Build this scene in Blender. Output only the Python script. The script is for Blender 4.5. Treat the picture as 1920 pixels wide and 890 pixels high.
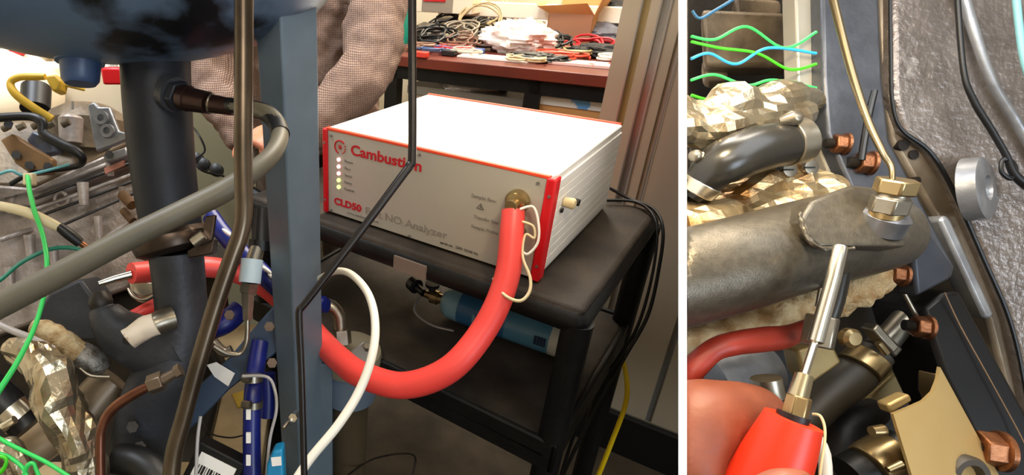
import bpy, math, random
from mathutils import Vector, Matrix, noise
random.seed(7)
for o in list(bpy.data.objects): bpy.data.objects.remove(o)
COL = bpy.context.scene.collection
SC = bpy.context.scene
# ------------------------------------------------------------ camera, world, lights, exposure
F = 1055.0; TH = math.radians(26.4); C_, S_ = math.cos(TH), math.sin(TH); H = 1.31
cd = bpy.data.cameras.new('camera'); cam = bpy.data.objects.new('camera', cd); COL.objects.link(cam)
cam.location = (0, 0, H); cam.rotation_euler = (math.pi/2 - TH, 0, 0)
cd.sensor_width = 36; cd.lens = 36*F/1920; cd.shift_x = (960-635)/1920.0; cd.clip_start = 0.02
SC.camera = cam
w = bpy.data.worlds.new('world'); SC.world = w; w.use_nodes = True
w.node_tree.nodes['Background'].inputs[0].default_value = (1.0, .9, .78, 1)
w.node_tree.nodes['Background'].inputs[1].default_value = 0.3
SC.view_settings.view_transform = 'Standard'; SC.view_settings.look = 'None'
SC.view_settings.exposure = 0.0; SC.view_settings.gamma = 1; SC.view_settings.use_curve_mapping = False
def area(name, loc, target, size, power, col, sy=None):
    l = bpy.data.lights.new(name, 'AREA'); l.energy = power; l.color = col; l.size = size
    if sy: l.shape = 'RECTANGLE'; l.size_y = sy
    o = bpy.data.objects.new(name, l); COL.objects.link(o); o.location = loc
    o.rotation_euler = (Vector(target)-Vector(loc)).to_track_quat('-Z', 'Y').to_euler()
    return o
area('ceiling_light_over_trolley', (.75, 1.45, 2.75), (.6, 1.35, 0), 1.2, 75, (1, .93, .82), .6)
area('ceiling_light_over_bench', (1.0, 3.1, 2.75), (1.1, 3.1, 0), 1.4, 80, (1, .9, .74), .6)
area('ceiling_light_over_engine', (-1.0, 1.2, 2.75), (-.9, 1.2, 0), 1.2, 62, (.85, .92, 1), .6)
area('ceiling_light_behind_camera', (.1, -.9, 2.7), (.2, .9, .9), 1.0, 26, (1, .92, .82), .6)
area('added_fill_light', (1.3, -2.2, 1.55), (.0, 1.5, 1.2), 1.5, 48, (.75, .87, 1), 1.1)  # added cool fill from behind the camera to brighten the fronts
# ------------------------------------------------------------ helpers
def P(x, y, d):
    u = (x-635)/F; v = (445-y)/F
    return Vector((u*d, d*(C_+v*S_), H + d*(-S_+v*C_)))
VIEW = Vector((0, C_, -S_)); UPV = Vector((0, S_, C_)); RT = Vector((1, 0, 0))
def px(n, d): return n*d/F
def lin(h):
    if isinstance(h, str):
        h = h.lstrip('#'); c = [int(h[i:i+2], 16)/255 for i in (0, 2, 4)]
        return tuple(x/12.92 if x <= .04045 else ((x+.055)/1.055)**2.4 for x in c) + (1,)
    return tuple(h)+(1,)
MATS = {}
def mat(key, c1, c2=None, scale=10, rough=.5, metal=0, bump=0, bscale=None, lo=.35, hi=.65, emit=0, kind='noise', trans=0, spec=.5, detail=4, c3=None):
    if key in MATS: return MATS[key]
    m = bpy.data.materials.new(key); m.use_nodes = True; nt = m.node_tree; N = nt.nodes; L = nt.links
    b = N['Principled BSDF']; b.inputs['Base Color'].default_value = lin(c1)
    b.inputs['Roughness'].default_value = rough; b.inputs['Metallic'].default_value = metal
    b.inputs['Specular IOR Level'].default_value = spec
    if trans: b.inputs['Transmission Weight'].default_value = trans
    if emit: b.inputs['Emission Color'].default_value = lin(c1); b.inputs['Emission Strength'].default_value = emit
    tc = N.new('ShaderNodeTexCoord')
    if c2:
        if kind == 'wave':
            n = N.new('ShaderNodeTexWave'); n.inputs['Distortion'].default_value = 1.5
        elif kind == 'voronoi': n = N.new('ShaderNodeTexVoronoi')
        elif kind == 'checker':
            n = N.new('ShaderNodeTexChecker')
        else:
            n = N.new('ShaderNodeTexNoise'); n.inputs['Detail'].default_value = detail
        n.inputs['Scale'].default_value = scale
        L.new(tc.outputs['Object'], n.inputs['Vector'])
        r = N.new('ShaderNodeValToRGB'); e = r.color_ramp.elements
        e[0].position = lo; e[0].color = lin(c1); e[1].position = hi; e[1].color = lin(c2)
        if c3: k = r.color_ramp.elements.new(min(1, hi+.08)); k.color = lin(c3)
        out = n.outputs['Distance'] if kind == 'voronoi' else n.outputs[1 if kind == 'checker' else 0]
        L.new(out, r.inputs[0]); L.new(r.outputs[0], b.inputs['Base Color'])
    if bump:
        n2 = N.new('ShaderNodeTexNoise'); n2.inputs['Scale'].default_value = bscale or scale*4; n2.inputs['Detail'].default_value = 5
        L.new(tc.outputs['Object'], n2.inputs['Vector'])
        bp = N.new('ShaderNodeBump'); bp.inputs['Strength'].default_value = bump; bp.inputs['Distance'].default_value = .004
        L.new(n2.outputs[0], bp.inputs['Height']); L.new(bp.outputs[0], b.inputs['Normal'])
    MATS[key] = m
    return m
def grid_mat(key, c1, c2, scale, width, rough=.9):      # woven check cloth
    m = bpy.data.materials.new(key); m.use_nodes = True; nt = m.node_tree; N = nt.nodes; L = nt.links
    b = N['Principled BSDF']; b.inputs['Roughness'].default_value = rough; b.inputs['Specular IOR Level'].default_value = .1
    tc = N.new('ShaderNodeTexCoord'); outs = []
    for dr in ('X', 'Z'):
        wv = N.new('ShaderNodeTexWave'); wv.bands_direction = dr; wv.inputs['Scale'].default_value = scale
        wv.inputs['Distortion'].default_value = .6; wv.inputs['Detail Scale'].default_value = 3
        L.new(tc.outputs['Object'], wv.inputs['Vector'])
        rp = N.new('ShaderNodeValToRGB'); rp.color_ramp.elements[0].position = width; rp.color_ramp.elements[1].position = width+.3
        L.new(wv.outputs[0], rp.inputs[0]); outs.append(rp)
    mn = N.new('ShaderNodeMath'); mn.operation = 'MINIMUM'; L.new(outs[0].outputs[0], mn.inputs[0]); L.new(outs[1].outputs[0], mn.inputs[1])
    ns = N.new('ShaderNodeTexNoise'); ns.inputs['Scale'].default_value = 200; L.new(tc.outputs['Object'], ns.inputs['Vector'])
    ml = N.new('ShaderNodeMath'); ml.operation = 'MULTIPLY'; L.new(mn.outputs[0], ml.inputs[0]); L.new(ns.outputs[0], ml.inputs[1])
    mx = N.new('ShaderNodeMix'); mx.data_type = 'RGBA'; mx.inputs[6].default_value = lin(c2); mx.inputs[7].default_value = lin(c1)
    sc = N.new('ShaderNodeMath'); sc.operation = 'MULTIPLY'; sc.inputs[1].default_value = 1.9; sc.use_clamp = True; L.new(ml.outputs[0], sc.inputs[0])
    L.new(sc.outputs[0], mx.inputs[0]); L.new(mx.outputs[2], b.inputs['Base Color'])
    MATS[key] = m; return m
def frame(t):
    t = t.normalized(); a = Vector((0, 0, 1)) if abs(t.z) < .9 else Vector((0, 1, 0))
    n = t.cross(a).normalized(); return t, n, t.cross(n).normalized()
def smooth_path(pts, n=8, closed=False):
    out = []; m = len(pts)
    if m < 3 and not closed: return list(pts)
    g = lambda i: pts[i % m] if closed else pts[max(0, min(m-1, i))]
    for i in range(m if closed else m-1):
        p0, p1, p2, p3 = g(i-1), g(i), g(i+1), g(i+2)
        for k in range(n):
            t = k/n
            out.append([.5*((2*b)+(-a+c)*t+(2*a-5*b+4*c-d)*t*t+(-a+3*b-3*c+d)*t**3) for a, b, c, d in zip(p0, p1, p2, p3)])
    if not closed: out.append(list(pts[-1]))
    return out
class MB:
    def __init__(s): s.v = []; s.f = []
    def add(s, vs, fs):
        k = len(s.v); s.v += [tuple(v) for v in vs]; s.f += [tuple(i+k for i in f) for f in fs]; return s
    def sweep(s, pts, rs, seg=12, caps=True, closed=False, fn=None):
        pts = [Vector(p) for p in pts]; n = len(pts); vs = []; fs = []; prev = None
        for i, p in enumerate(pts):
            if closed: t = pts[(i+1) % n]-pts[i-1]
            else: t = pts[min(n-1, i+1)]-pts[max(0, i-1)]
            t.normalize()
            if prev is None: _, a, b = frame(t)
            else:
                a = prev - t*prev.dot(t); a.normalize(); b = t.cross(a)
            prev = a
            for k in range(seg):
                an = 2*math.pi*k/seg; r = rs[i]
                dv_ = a*math.cos(an) + b*math.sin(an)
                if fn: r = fn(r, i, k, p + dv_*r)
                vs.append(p + dv_*r)
        for i in range(n if closed else n-1):
            j = (i+1) % n
            for k in range(seg):
                l = (k+1) % seg; fs.append((i*seg+k, i*seg+l, j*seg+l, j*seg+k))
        if caps and not closed: fs.append(tuple(range(seg))[::-1]); fs.append(tuple((n-1)*seg+k for k in range(seg)))
        return s.add(vs, fs)
    def tube(s, pts, seg=12, n=8, closed=False, fn=None, caps=True):       # pts: (x_px, y_px, depth, radius_px)
        q = smooth_path([tuple(map(float, p)) for p in pts], n, closed) if n else [tuple(p) for p in pts]
        W = [P(a[0], a[1], a[2]) for a in q]; rs = []
        for i, a in enumerate(q):
            b = q[min(len(q)-1, i+1)]; c = q[max(0, i-1)]
            t = Vector((b[0]-c[0], b[1]-c[1])); t = t.normalized() if t.length > 1e-6 else Vector((1, 0))
            nn = Vector((-t.y, t.x)); rad = Vector((a[0]-635, a[1]-445)); ph = math.atan(rad.length/F)
            rad = rad.normalized() if rad.length > 1 else Vector((1, 0))
            k = math.sqrt((nn.dot(rad)/math.cos(ph))**2 + (1-nn.dot(rad)**2))
            rs.append(px(a[3], a[2])/k)
        return s.sweep(W, rs, seg, caps, closed, fn)
    def cyl(s, p0, p1, r0, r1=None, n=20): return s.sweep([p0, p1], [r0, r0 if r1 is None else r1], n)
    def lathe(s, p0, axis, prof, n=28):                       # prof: (t along axis, radius)
        ax, a, b = frame(Vector(axis)); p0 = Vector(p0); vs = []; fs = []
        for t, r in prof:
            for k in range(n):
                an = 2*math.pi*k/n; vs.append(p0+ax*t+(a*math.cos(an)+b*math.sin(an))*r)
        for i in range(len(prof)-1):
            for k in range(n):
                l = (k+1) % n; fs.append((i*n+k, i*n+l, (i+1)*n+l, (i+1)*n+k))
        if prof[0][1] > 0: fs.append(tuple(range(n))[::-1])
        if prof[-1][1] > 0: fs.append(tuple((len(prof)-1)*n+k for k in range(n)))
        return s.add(vs, fs)
    def hexa(s, p0, p1, r): return s.sweep([p0, p1], [r, r], 6)
    def prism(s, front, vec):
        n = len(front); a = [Vector(p) for p in front]; b = [p+Vector(vec) for p in a]
        return s.add(a+b, [tuple(range(n)), tuple(range(2*n-1, n-1, -1))] + [(i, i+n, (i+1) % n+n, (i+1) % n) for i in range(n)])
    def plate(s, pts, th, d=None, vec=None):                  # pixel outline at its depth, extruded away
        pp = [P(*(p if len(p) == 3 else (p[0], p[1], d))) for p in pts]
        return s.prism(pp, (vec if vec else VIEW)*th)
    def box(s, c, ex, ey, ez):                                # half-vectors
        c = Vector(c); vs = [c+ex*i+ey*j+ez*k for i in (-1, 1) for j in (-1, 1) for k in (-1, 1)]
        return s.add(vs, [(0, 1, 3, 2), (4, 6, 7, 5), (0, 4, 5, 1), (2, 3, 7, 6), (0, 2, 6, 4), (1, 5, 7, 3)])
    def ell(s, c, rx, ry, rz, axes=None, nu=28, nv=16, fn=None):
        A = axes or (Vector((1, 0, 0)), Vector((0, 1, 0)), Vector((0, 0, 1))); c = Vector(c); vs = []; fs = []
        for j in range(nv+1):
            ph = math.pi*j/nv
            for i in range(nu):
                th = 2*math.pi*i/nu; q = Vector((math.sin(ph)*math.cos(th), math.sin(ph)*math.sin(th), math.cos(ph)))
                k = fn(q) if fn else 1
                vs.append(c+(A[0]*q.x*rx+A[1]*q.y*ry+A[2]*q.z*rz)*k)
        for j in range(nv):
            for i in range(nu): l = (i+1) % nu; fs.append((j*nu+i, j*nu+l, (j+1)*nu+l, (j+1)*nu+i))
        return s.add(vs, fs)
    def obj(s, name, m, parent=None, bevel=0, sharp=35, flat=False, seg=2):
        me = bpy.data.meshes.new(name); me.from_pydata(s.v, [], s.f); me.validate()
        import bmesh
        bm = bmesh.new(); bm.from_mesh(me); bmesh.ops.remove_doubles(bm, verts=bm.verts, dist=1e-6)
        bmesh.ops.recalc_face_normals(bm, faces=bm.faces); bm.to_mesh(me); bm.free()
        if not flat:
            me.polygons.foreach_set('use_smooth', [True]*len(me.polygons)); me.set_sharp_from_angle(angle=math.radians(sharp))
        me.materials.append(m); o = bpy.data.objects.new(name, me); COL.objects.link(o)
        if parent: o.parent = parent
        if bevel:
            b = o.modifiers.new('bevel', 'BEVEL'); b.width = bevel; b.segments = seg; b.limit_method = 'ANGLE'; b.angle_limit = math.radians(40)
        return o
def tag(o, label, cat=None, group=None, kind=None):
    if label: o['label'] = label
    if cat: o['category'] = cat
    if group: o['group'] = group
    if kind: o['kind'] = kind
    return o
def thing(name, label, cat, group=None):
    o = bpy.data.objects.new(name, None); COL.objects.link(o); o.empty_display_size = .02
    return tag(o, label, cat, group)
def struct(name, mb, m, bevel=0):
    o = mb.obj(name, m, bevel=bevel); o['kind'] = 'structure'; return o
def text(s, size, org, xd, ud, m, parent, name='lettering', th=.0004, off=0, xs=1):
    cu = bpy.data.curves.new(name, 'FONT'); cu.body = s; cu.size = size; cu.extrude = th; cu.offset = off; cu.resolution_u = 3
    t = bpy.data.objects.new('tmp', cu); COL.objects.link(t); bpy.context.view_layer.update()
    me = bpy.data.meshes.new_from_object(t.evaluated_get(bpy.context.evaluated_depsgraph_get()))
    bpy.data.objects.remove(t)
    xd = Vector(xd).normalized(); ud = Vector(ud).normalized(); nd = xd.cross(ud)
    M = Matrix((xd*xs, ud, nd)).transposed().to_4x4(); M.translation = Vector(org); me.transform(M)
    me.materials.clear(); me.materials.append(m); o = bpy.data.objects.new(name, me); COL.objects.link(o); o.parent = parent
    return o
def remesh(o, vox, smooth=6):
    r = o.modifiers.new('remesh', 'REMESH'); r.mode = 'VOXEL'; r.voxel_size = vox; r.use_smooth_shade = True
    s = o.modifiers.new('smooth', 'SMOOTH'); s.iterations = smooth; s.factor = .6
    return o
def room(o2, ang):
    e1 = Vector((math.cos(ang), math.sin(ang), 0)); e2 = Vector((-math.sin(ang), math.cos(ang), 0)); o = Vector(o2)
    return lambda u, v, z: o + e1*u + e2*v + Vector((0, 0, z)), e1, e2
Z = Vector((0, 0, 1))
T, t1, t2 = room((-.025, 1.043, 0), math.radians(-38.8))     # trolley frame
W, w1, w2 = room((.64, 1.369, 0), math.radians(-35.5))       # room frame: origin = edge of the panelled wall
def tbox(mb, fr, u0, u1, v0, v1, z0, z1):
    f, a, b = fr; return mb.box(f((u0+u1)/2, (v0+v1)/2, (z0+z1)/2), a*(u1-u0)/2, b*(v1-v0)/2, Z*(z1-z0)/2)
TF = (T, t1, t2); WF = (W, w1, w2)
# ------------------------------------------------------------ materials
M_wall = mat('cream_wall_paint', '#f1e6cd', '#ece0c4', 3, .8)
M_panel = mat('beige_panel_paint', '#a3937b', '#9b8b73', 4, .45, bump=.05)
M_ochre = mat('ochre_strip', '#8c7848', rough=.5); M_alu = mat('strip_aluminium', '#8f8c86', rough=.35, metal=.6)
M_black = mat('black_plastic', '#0b0a09', '#12100e', 30, .5, spec=.3, bump=.15, bscale=200)
M_tray = mat('dusty_black_plastic', '#241f1a', '#4d4339', 9, .65, spec=.3, bump=.3, bscale=300, lo=.35, hi=.75)
M_blk = mat('black_rubber', '#0c0b0b', rough=.45)
M_floor = mat('stained_concrete', '#3c3327', '#1f1a13', 5, .85, spec=.2, bump=.2, bscale=60, lo=.4, hi=.7)
M_ceil = mat('ceiling_paint', '#e8e2d6', rough=.9)
M_white = mat('white_powder_coat', '#f6f4f0', rough=.4)
M_face = mat('silver_grey_panel', '#bdb6a9', rough=.35, metal=.25)
M_red = mat('red_trim', '#d4101c', rough=.4); M_orange = mat('red_edge', '#f04a28', rough=.45)
M_redtxt = mat('red_print', '#c01722', rough=.5); M_gtxt = mat('grey_print', '#8c857c', rough=.5); M_dtxt = mat('dark_print', '#5b554e', rough=.5)
M_hose = mat('red_silicone', '#f5524b', '#ef4741', 6, .42, bump=.03)
M_steelblue = mat('blue_grey_paint', '#64737f', '#5b6a76', 12, .42, bump=.05, bscale=90)
M_tank = mat('tank_paint', '#56697f', '#101216', 6, .38, lo=.52, hi=.6, bump=.08, bscale=40, detail=6)
M_pipe = mat('dark_pipe_paint', '#20232b', '#191b21', 14, .5, metal=.1, spec=.35, bump=.1, bscale=120)
M_pipe2 = mat('grey_cast_iron', '#393b40', '#2d2e32', 14, .5, metal=.3, bump=.2, bscale=120)
M_brown = mat('brown_steel', '#5d5040', '#453a2e', 20, .3, metal=.8)
M_clamp = mat('heat_tinted_steel', '#4a3d33', '#2f2822', 18, .35, metal=.8)
M_blkm = mat('black_steel', '#26211e', rough=.35, metal=.6)
M_olive = mat('olive_rubber', '#5d5747', '#534d3f', 14, .5, bump=.05)
M_cast = mat('cast_aluminium', '#a59a92', '#7f746b', 22, .45, metal=.3, bump=.35, bscale=140)
M_cast2 = mat('dirty_aluminium', '#7d6c56', '#4b4032', 16, .5, metal=.4, bump=.3, bscale=90)
M_castL = mat('clean_aluminium', '#a3a4a6', '#7d7d80', 24, .4, metal=.6, bump=.15)
M_dark = mat('dark_iron', '#1f1b18', '#2f2820', 14, .5, metal=.3, bump=.3, bscale=60)
M_foil = mat('crumpled_foil', '#b5a88e', '#80653e', 20, .25, metal=.85, lo=.5, hi=.72, bump=.4, bscale=60, c3='#6a4b2c')
M_wrap = mat('glassfibre_wrap', '#c8b48c', '#98774a', 60, .85, bump=.8, bscale=260)
M_chrome = mat('bright_steel', '#d8d2c4', rough=.26, metal=1)
M_steel = mat('brushed_steel', '#a39b8b', '#857c6c', 30, .32, metal=.9)
M_brass = mat('brass', '#ab946a', rough=.3, metal=.9)
M_copper = mat('copper_nut', '#94603f', '#5f3a26', 40, .38, metal=.8, bump=.2)
M_ctube = mat('copper_tube', '#7d5140', '#65402f', 30, .3, metal=.85)
M_yel = mat('yellow_sheath', '#c79d26', rough=.5); M_yel2 = mat('yellow_cable', '#f2cc12', rough=.45)
M_green = mat('green_wire', '#35c95c', rough=.4); M_dgreen = mat('dark_green_wire', '#0d6b50', rough=.4)
M_whiteT = mat('white_tubing', '#e3ddcf', rough=.35); M_creamT = mat('cream_tubing', '#d9c79c', rough=.4)
M_blue = mat('blue_hose', '#141f73', '#111a5e', 20, .35); M_cyl = mat('cylinder_blue', '#32648c', '#2a5880', 6, .35)
M_cylL = mat('cylinder_pale_blue', '#7ba3b2', rough=.35)
M_card = mat('cardboard', '#cf9a60', '#c48d55', 6, .85); M_cardD = mat('cardboard_shaded', '#a3765a', rough=.85)  # darker cardboard: shade on the open box's front, put into the colour
M_wood = mat('reddish_worktop', '#6b2a1c', '#57231a', 5, .4)
M_skin = mat('skin', '#d58a68', '#c97a5a', 14, .5, bump=.08, bscale=120)
M_skin2 = mat('warm_skin', '#8f4e36', '#743a26', 20, .5, bump=.12, bscale=160)
M_tweed = grid_mat('tweed_cloth', '#a08672', '#5c4a48', 70, .08)
M_trous = mat('brown_trousers', '#5c4a3c', '#4d3d32', 60, .9)
M_paper = mat('paper', '#f2efe8', rough=.8)
M_tan = mat('tan_base', '#b39a70', '#917a54', 8, .6, bump=.1)
M_coat = mat('grey_coated_pipe', '#645d51', '#565045', 160, .36, metal=.6, bump=.12, bscale=700)
M_coatP = mat('grey_plate', '#54565c', '#484a50', 40, .4, metal=.5, bump=.1)
M_cover = mat('mottled_casting', '#857b74', '#6e655f', 30, .3, metal=.55, bump=.45, bscale=150, c3='#958c85')
M_rim = mat('casting_rim', '#8e7f6c', '#6d604f', 14, .4, metal=.6, bump=.25, bscale=60)
M_redold = mat('old_red_rubber', '#a83422', '#7e2618', 16, .45, bump=.1)
M_gold = mat('gold_bracket', '#cdb27a', '#bf9f66', 6, .4, metal=.5)
M_bead = mat('divider_white', '#ffffff', rough=.6)
# ------------------------------------------------------------ the setting
struct('floor', MB().box((0, 1.5, -.05), Vector((4, 0, 0)), Vector((0, 4.5, 0)), Vector((0, 0, .05))), M_floor)
struct('ceiling', MB().box((0, 1.5, 2.85), Vector((4, 0, 0)), Vector((0, 4.5, 0)), Vector((0, 0, .05))), M_ceil)
struct('wall_back', tbox(MB(), WF, -4.3, 1.35, 2.12, 2.22, 0, 2.8), M_wall)
struct('wall_left', MB().box((-2.6, 1.2, 1.4), Vector((.05, 0, 0)), Vector((0, 3.6, 0)), Vector((0, 0, 1.4))), M_wall)
struct('wall_front', MB().box((0, -2.4, 1.4), Vector((2.6, 0, 0)), Vector((0, .05, 0)), Vector((0, 0, 1.4))), M_wall)
wr = struct('wall_right', tbox(MB(), WF, 0, 1.6, .0, .1, 0, 2.8), M_panel)
tbox(MB(), WF, 0.001, 1.6, -.008, .001, .13, 2.8)
# panels of the wall, each proud of the wall, with strips between
def WU(x, y):
    d = P(x, y, 1)-Vector((0, 0, H)); o_ = Vector((0, 0, H)); p0 = W(0, -.012, 0); t = (p0-o_).dot(w2)/d.dot(w2); return (o_+d*t-p0).dot(w1)
pu = [0.0, WU(1174, 200), WU(1208, 200), WU(1248, 200), WU(1248, 200)+.16, .62, .9, 1.2]
for i in range(len(pu)-1):
    tbox(MB(), WF, pu[i]+.002, pu[i+1]-.012, -.012, 0, .14, 2.79).obj('panel', M_panel, wr, bevel=.002)
for i, m in ((1, M_ochre), (2, M_alu), (3, M_panel), (4, M_alu), (5, M_ochre)):
    tbox(MB(), WF, pu[i]-.012, pu[i]+.002, -.006, 0, .14, 2.79).obj('joint_strip', m, wr)
for u in (pu[2]-.016, pu[2]+.004, pu[3]-.004, pu[1]-.016): tbox(MB(), WF, u, u+.003, -.015, -.012, .14, 2.79).obj('seam_bead', M_alu, wr)
tbox(MB(), WF, -.0, .02, .1, 2.06, 0, 2.8).obj('return_panel', M_panel, wr)
struct('baseboard_right', tbox(MB(), WF, -.01, 1.6, -.03, -.013, 0, .135), M_blk)
wf = struct('added_window_1', MB().box((1.3, -2.33, 1.55), Vector((.8, 0, 0)), Vector((0, .02, 0)), Z*.6), mat('added_window_glow', '#b9d4ee', emit=1.2))  # unseen window, added to go with the cool fill light
for q in ((.5, 1.55, .03, .62), (2.1, 1.55, .03, .62), (1.3, 1.55, .02, .6)): MB().box((q[0], -2.31, q[1]), Vector((q[2], 0, 0)), Vector((0, .035, 0)), Z*q[3]).obj('added_window_frame', M_white, wf)
for z in (.94, 2.16): MB().box((1.3, -2.31, z), Vector((.83, 0, 0)), Vector((0, .035, 0)), Z*.03).obj('added_window_frame', M_white, wf)
# ceiling light fixtures
for i, (x, y, s) in enumerate(((.75, 1.75, .6), (1.0, 3.1, .7), (-1.0, 1.2, .6))):
    t = thing('ceiling_light', ['rectangular ceiling light above the black trolley', 'rectangular ceiling light above the cluttered bench', 'rectangular ceiling light above the left engine'][i], 'ceiling light', 'ceiling lights')
    MB().box((x, y, 2.785), Vector((s+.03, 0, 0)), Vector((0, .33, 0)), Vector((0, 0, .015))).obj('frame', M_white, t)
# white partition between the two bays
dv = MB(); dd = .36; hw = px(8, dd)
a0, a1 = P(1280, -60, dd), P(1280, 960, dd); back = P(1280, 445, .9)-P(1280, 445, dd)
RTp = Vector((1, 0, 0))
dv.prism([a0-RTp*hw, a0+RTp*hw, a1+RTp*hw, a1-RTp*hw], back)
o = struct('trim_1', dv, M_bead)
bz = .93
def BP(x, y, z=bz):       # point on the horizontal plane z seen at pixel x, y
    d = P(x, y, 1)-Vector((0, 0, H)); t = (z-H)/d.z; return Vector((0, 0, H))+d*t
# ------------------------------------------------------------ trolley
tr = thing('trolley', 'black plastic two-shelf service trolley carrying the white analyser', 'trolley')
U0, U1, V0, V1 = -.20, .53, -.045, .44; ZT = .85; ZL = .585
for z, nm in ((ZT, 'top_shelf'), (ZL, 'lower_shelf')):
    tbox(MB(), TF, U0, U1, V0, V1, z-.05, z-.006).obj('shelf', M_black, tr, bevel=.02, seg=4)
    tbox(MB(), TF, U0+.008, U1-.008, V0+.008, V1-.008, z-.02, z-.001).obj('shelf_mat', M_tray, tr, bevel=.012, seg=3)
    for (a, b, c, d) in ((U0, U1, V0, V0+.012), (U0, U1, V1-.012, V1), (U0, U0+.012, V0, V1), (U1-.012, U1, V0, V1)):
        if z == ZL: tbox(MB(), TF, a, b, c, d, z-.06, z+.004).obj('rim', M_black, tr, bevel=.004)
tbox(MB(), TF, U0+.03, U1-.03, V0+.03, V1-.03, .12, .15).obj('bottom_shelf', M_black, tr, bevel=.01) if False else None
for u in (U0+.03, U1-.016):
    for v in (V0+.022, V1-.022):
        MB().cyl(T(u, v, .085), T(u, v, ZT-.03), .0225, .0225, 20).obj('leg', M_black, tr)
        c = MB().cyl(T(u, v, .035)-t1*.012, T(u, v, .035)+t1*.012, .035, .035, 20).obj('castor', M_blk, tr)
        MB().box(T(u, v, .066), t1*.018, t2*.02, Z*.022).obj('castor_fork', M_alu, c)
_d = P(770, 483, 1)-Vector((0, 0, H)); _t = (T(0, V0, 0)-Vector((0, 0, H))).dot(t2)/_d.dot(t2); tpu = (Vector((0, 0, H))+_d*_t-T(0, V0, 0)).dot(t1)
hb = MB().sweep([T(U0, V0+.05, ZT-.02), T(U0-.09, V0+.05, ZT+.0), T(U0-.1, V0+.1, ZT+.005), T(U0-.1, V1-.1, ZT+.005), T(U0-.09, V1-.05, ZT), T(U0, V1-.05, ZT-.02)], [.014]*6, 10)
hb.obj('push_handle', M_black, tr)
tbox(MB(), TF, tpu-.033, tpu+.033, V0-.003, V0+.001, ZT-.040, ZT-.014).obj('maker_plate', mat('plate_print', '#8d8076', '#6e6259', 160, .5, kind='wave', lo=.2, hi=.8), tr)
# ------------------------------------------------------------ analyser
BW, BD, BH = .4375, .37, .173
an = thing('gas_analyser', 'white box analyser with grey front panel and red corner trims on the black trolley', 'analyser')
Zb = ZT+.002
tbox(MB(), TF, .004, BW-.004, .004, BD-.004, Zb, Zb+BH).obj('case', M_white, an, bevel=.003)
for i in range(9):   # cooling ribs of the side panel
    z = Zb+.012+i*.0165
    tbox(MB(), TF, BW-.006, BW-.0015, .03, BD-.006, z, z+.0155).obj('side_rib', M_white, an, bevel=.0006)
fp = tbox(MB(), TF, .008, BW-.012, -.003, .006, Zb+.003, Zb+BH-.004).obj('front_panel', M_face, an, bevel=.001)
for u0, u1 in ((-.003, .008), (BW-.012, BW+.003)):
    e = tbox(MB(), TF, u0, u1, -.007, .016, Zb, Zb+BH-.001).obj('corner_trim', M_red, an, bevel=.003)
    for z in (.028, BH-.028):
        MB().cyl(T((u0+u1)/2+.001, -.009, Zb+z), T((u0+u1)/2+.001, -.006, Zb+z), .0022, None, 10).obj('screw', M_alu, e)
tbox(MB(), TF, .004, BW-.008, -.004, .004, Zb+BH-.004, Zb+BH+.001).obj('front_edge_trim', M_orange, an, bevel=.001)
tbox(MB(), TF, .004, BW-.008, BD-.004, BD+.003, Zb, Zb+BH+.002).obj('rear_edge_trim', M_orange, an, bevel=.001)
def ft(s, u, z, size, m, off=0, xs=1): return text(s, size, T(u, -.0036, Zb+z), t1, Z, m, fp, off=off, th=.0004, xs=xs)
ft('Cambustion', .063, .133, .0272, M_redtxt, .0006, 1.15)
ft('CLD50', .0235, .024, .0195, M_redtxt, .0007, 1.16); ft('Fast NO Analyzer', .099, .024, .0205, M_gtxt, .0001, 1.17)
ft('www.cambustion.com', .055, .012, .0085, M_gtxt)
ft('Sample flow', .31, .112, .009, M_gtxt); ft('Transfer line', .318, .077, .0085, M_gtxt); ft('Sample Probe', .316, .059, .0085, M_gtxt)
ft('serial no.  230V 50/60 Hz', .262, .012, .007, M_dtxt)
for i, s in enumerate(('Power', 'Flow', 'Status', 'Ready', 'Remote')):
    z = .117-i*.0138
    lc = ('#ffb9bd', '#ffb9bd', '#ffb9bd', '#dcf58a', '#dcf58a')[i]
    MB().cyl(T(.0355, -.006, Zb+z), T(.0355, -.003, Zb+z), .0038, None, 12).obj('indicator_lamp', mat('led_red' if i < 3 else 'led_green', lc, emit=1.6), fp)
    ft(s, .049, z-.002, .0075, M_gtxt)
lg = MB()           # round emblem: open ring with a small cross-shaped spark
cc = (.0385, .142)
ringp = [T(cc[0]+.0125*math.cos(a), -.004, Zb+cc[1]+.0125*math.sin(a)) for a in [math.radians(40+i*15) for i in range(15)]]
lg.sweep(ringp, [.0014]*15, 6)
for a in (-60, -35, -10, 15): 
    q = math.radians(a); lg.cyl(T(cc[0]+.0125*math.cos(q-.1), -.004, Zb+cc[1]+.0125*math.sin(q-.1)), T(cc[0]+.0125*math.cos(q+.1), -.004, Zb+cc[1]+.0125*math.sin(q+.1)), .0012, None, 6)
for a in range(6): q = a*math.pi/3; lg.cyl(T(cc[0], -.004, Zb+cc[1]), T(cc[0]+.0055*math.cos(q), -.004, Zb+cc[1]+.0055*math.sin(q)), .0013, .0005, 6)
lg.obj('emblem', M_redtxt, fp)
tri = MB()
for a in range(3):
    q0, q1 = math.pi/2+a*2.094, math.pi/2+(a+1)*2.094
    tri.cyl(T(.328+.007*math.cos(q0), -.0035, Zb+.098+.006*math.sin(q0)), T(.328+.007*math.cos(q1), -.0035, Zb+.098+.006*math.sin(q1)), .0007, None, 5)
tri.cyl(T(.328, -.0035, Zb+.0965), T(.328, -.0035, Zb+.1), .0008, None, 5); tri.obj('warning_triangle', M_dtxt, fp)
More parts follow.
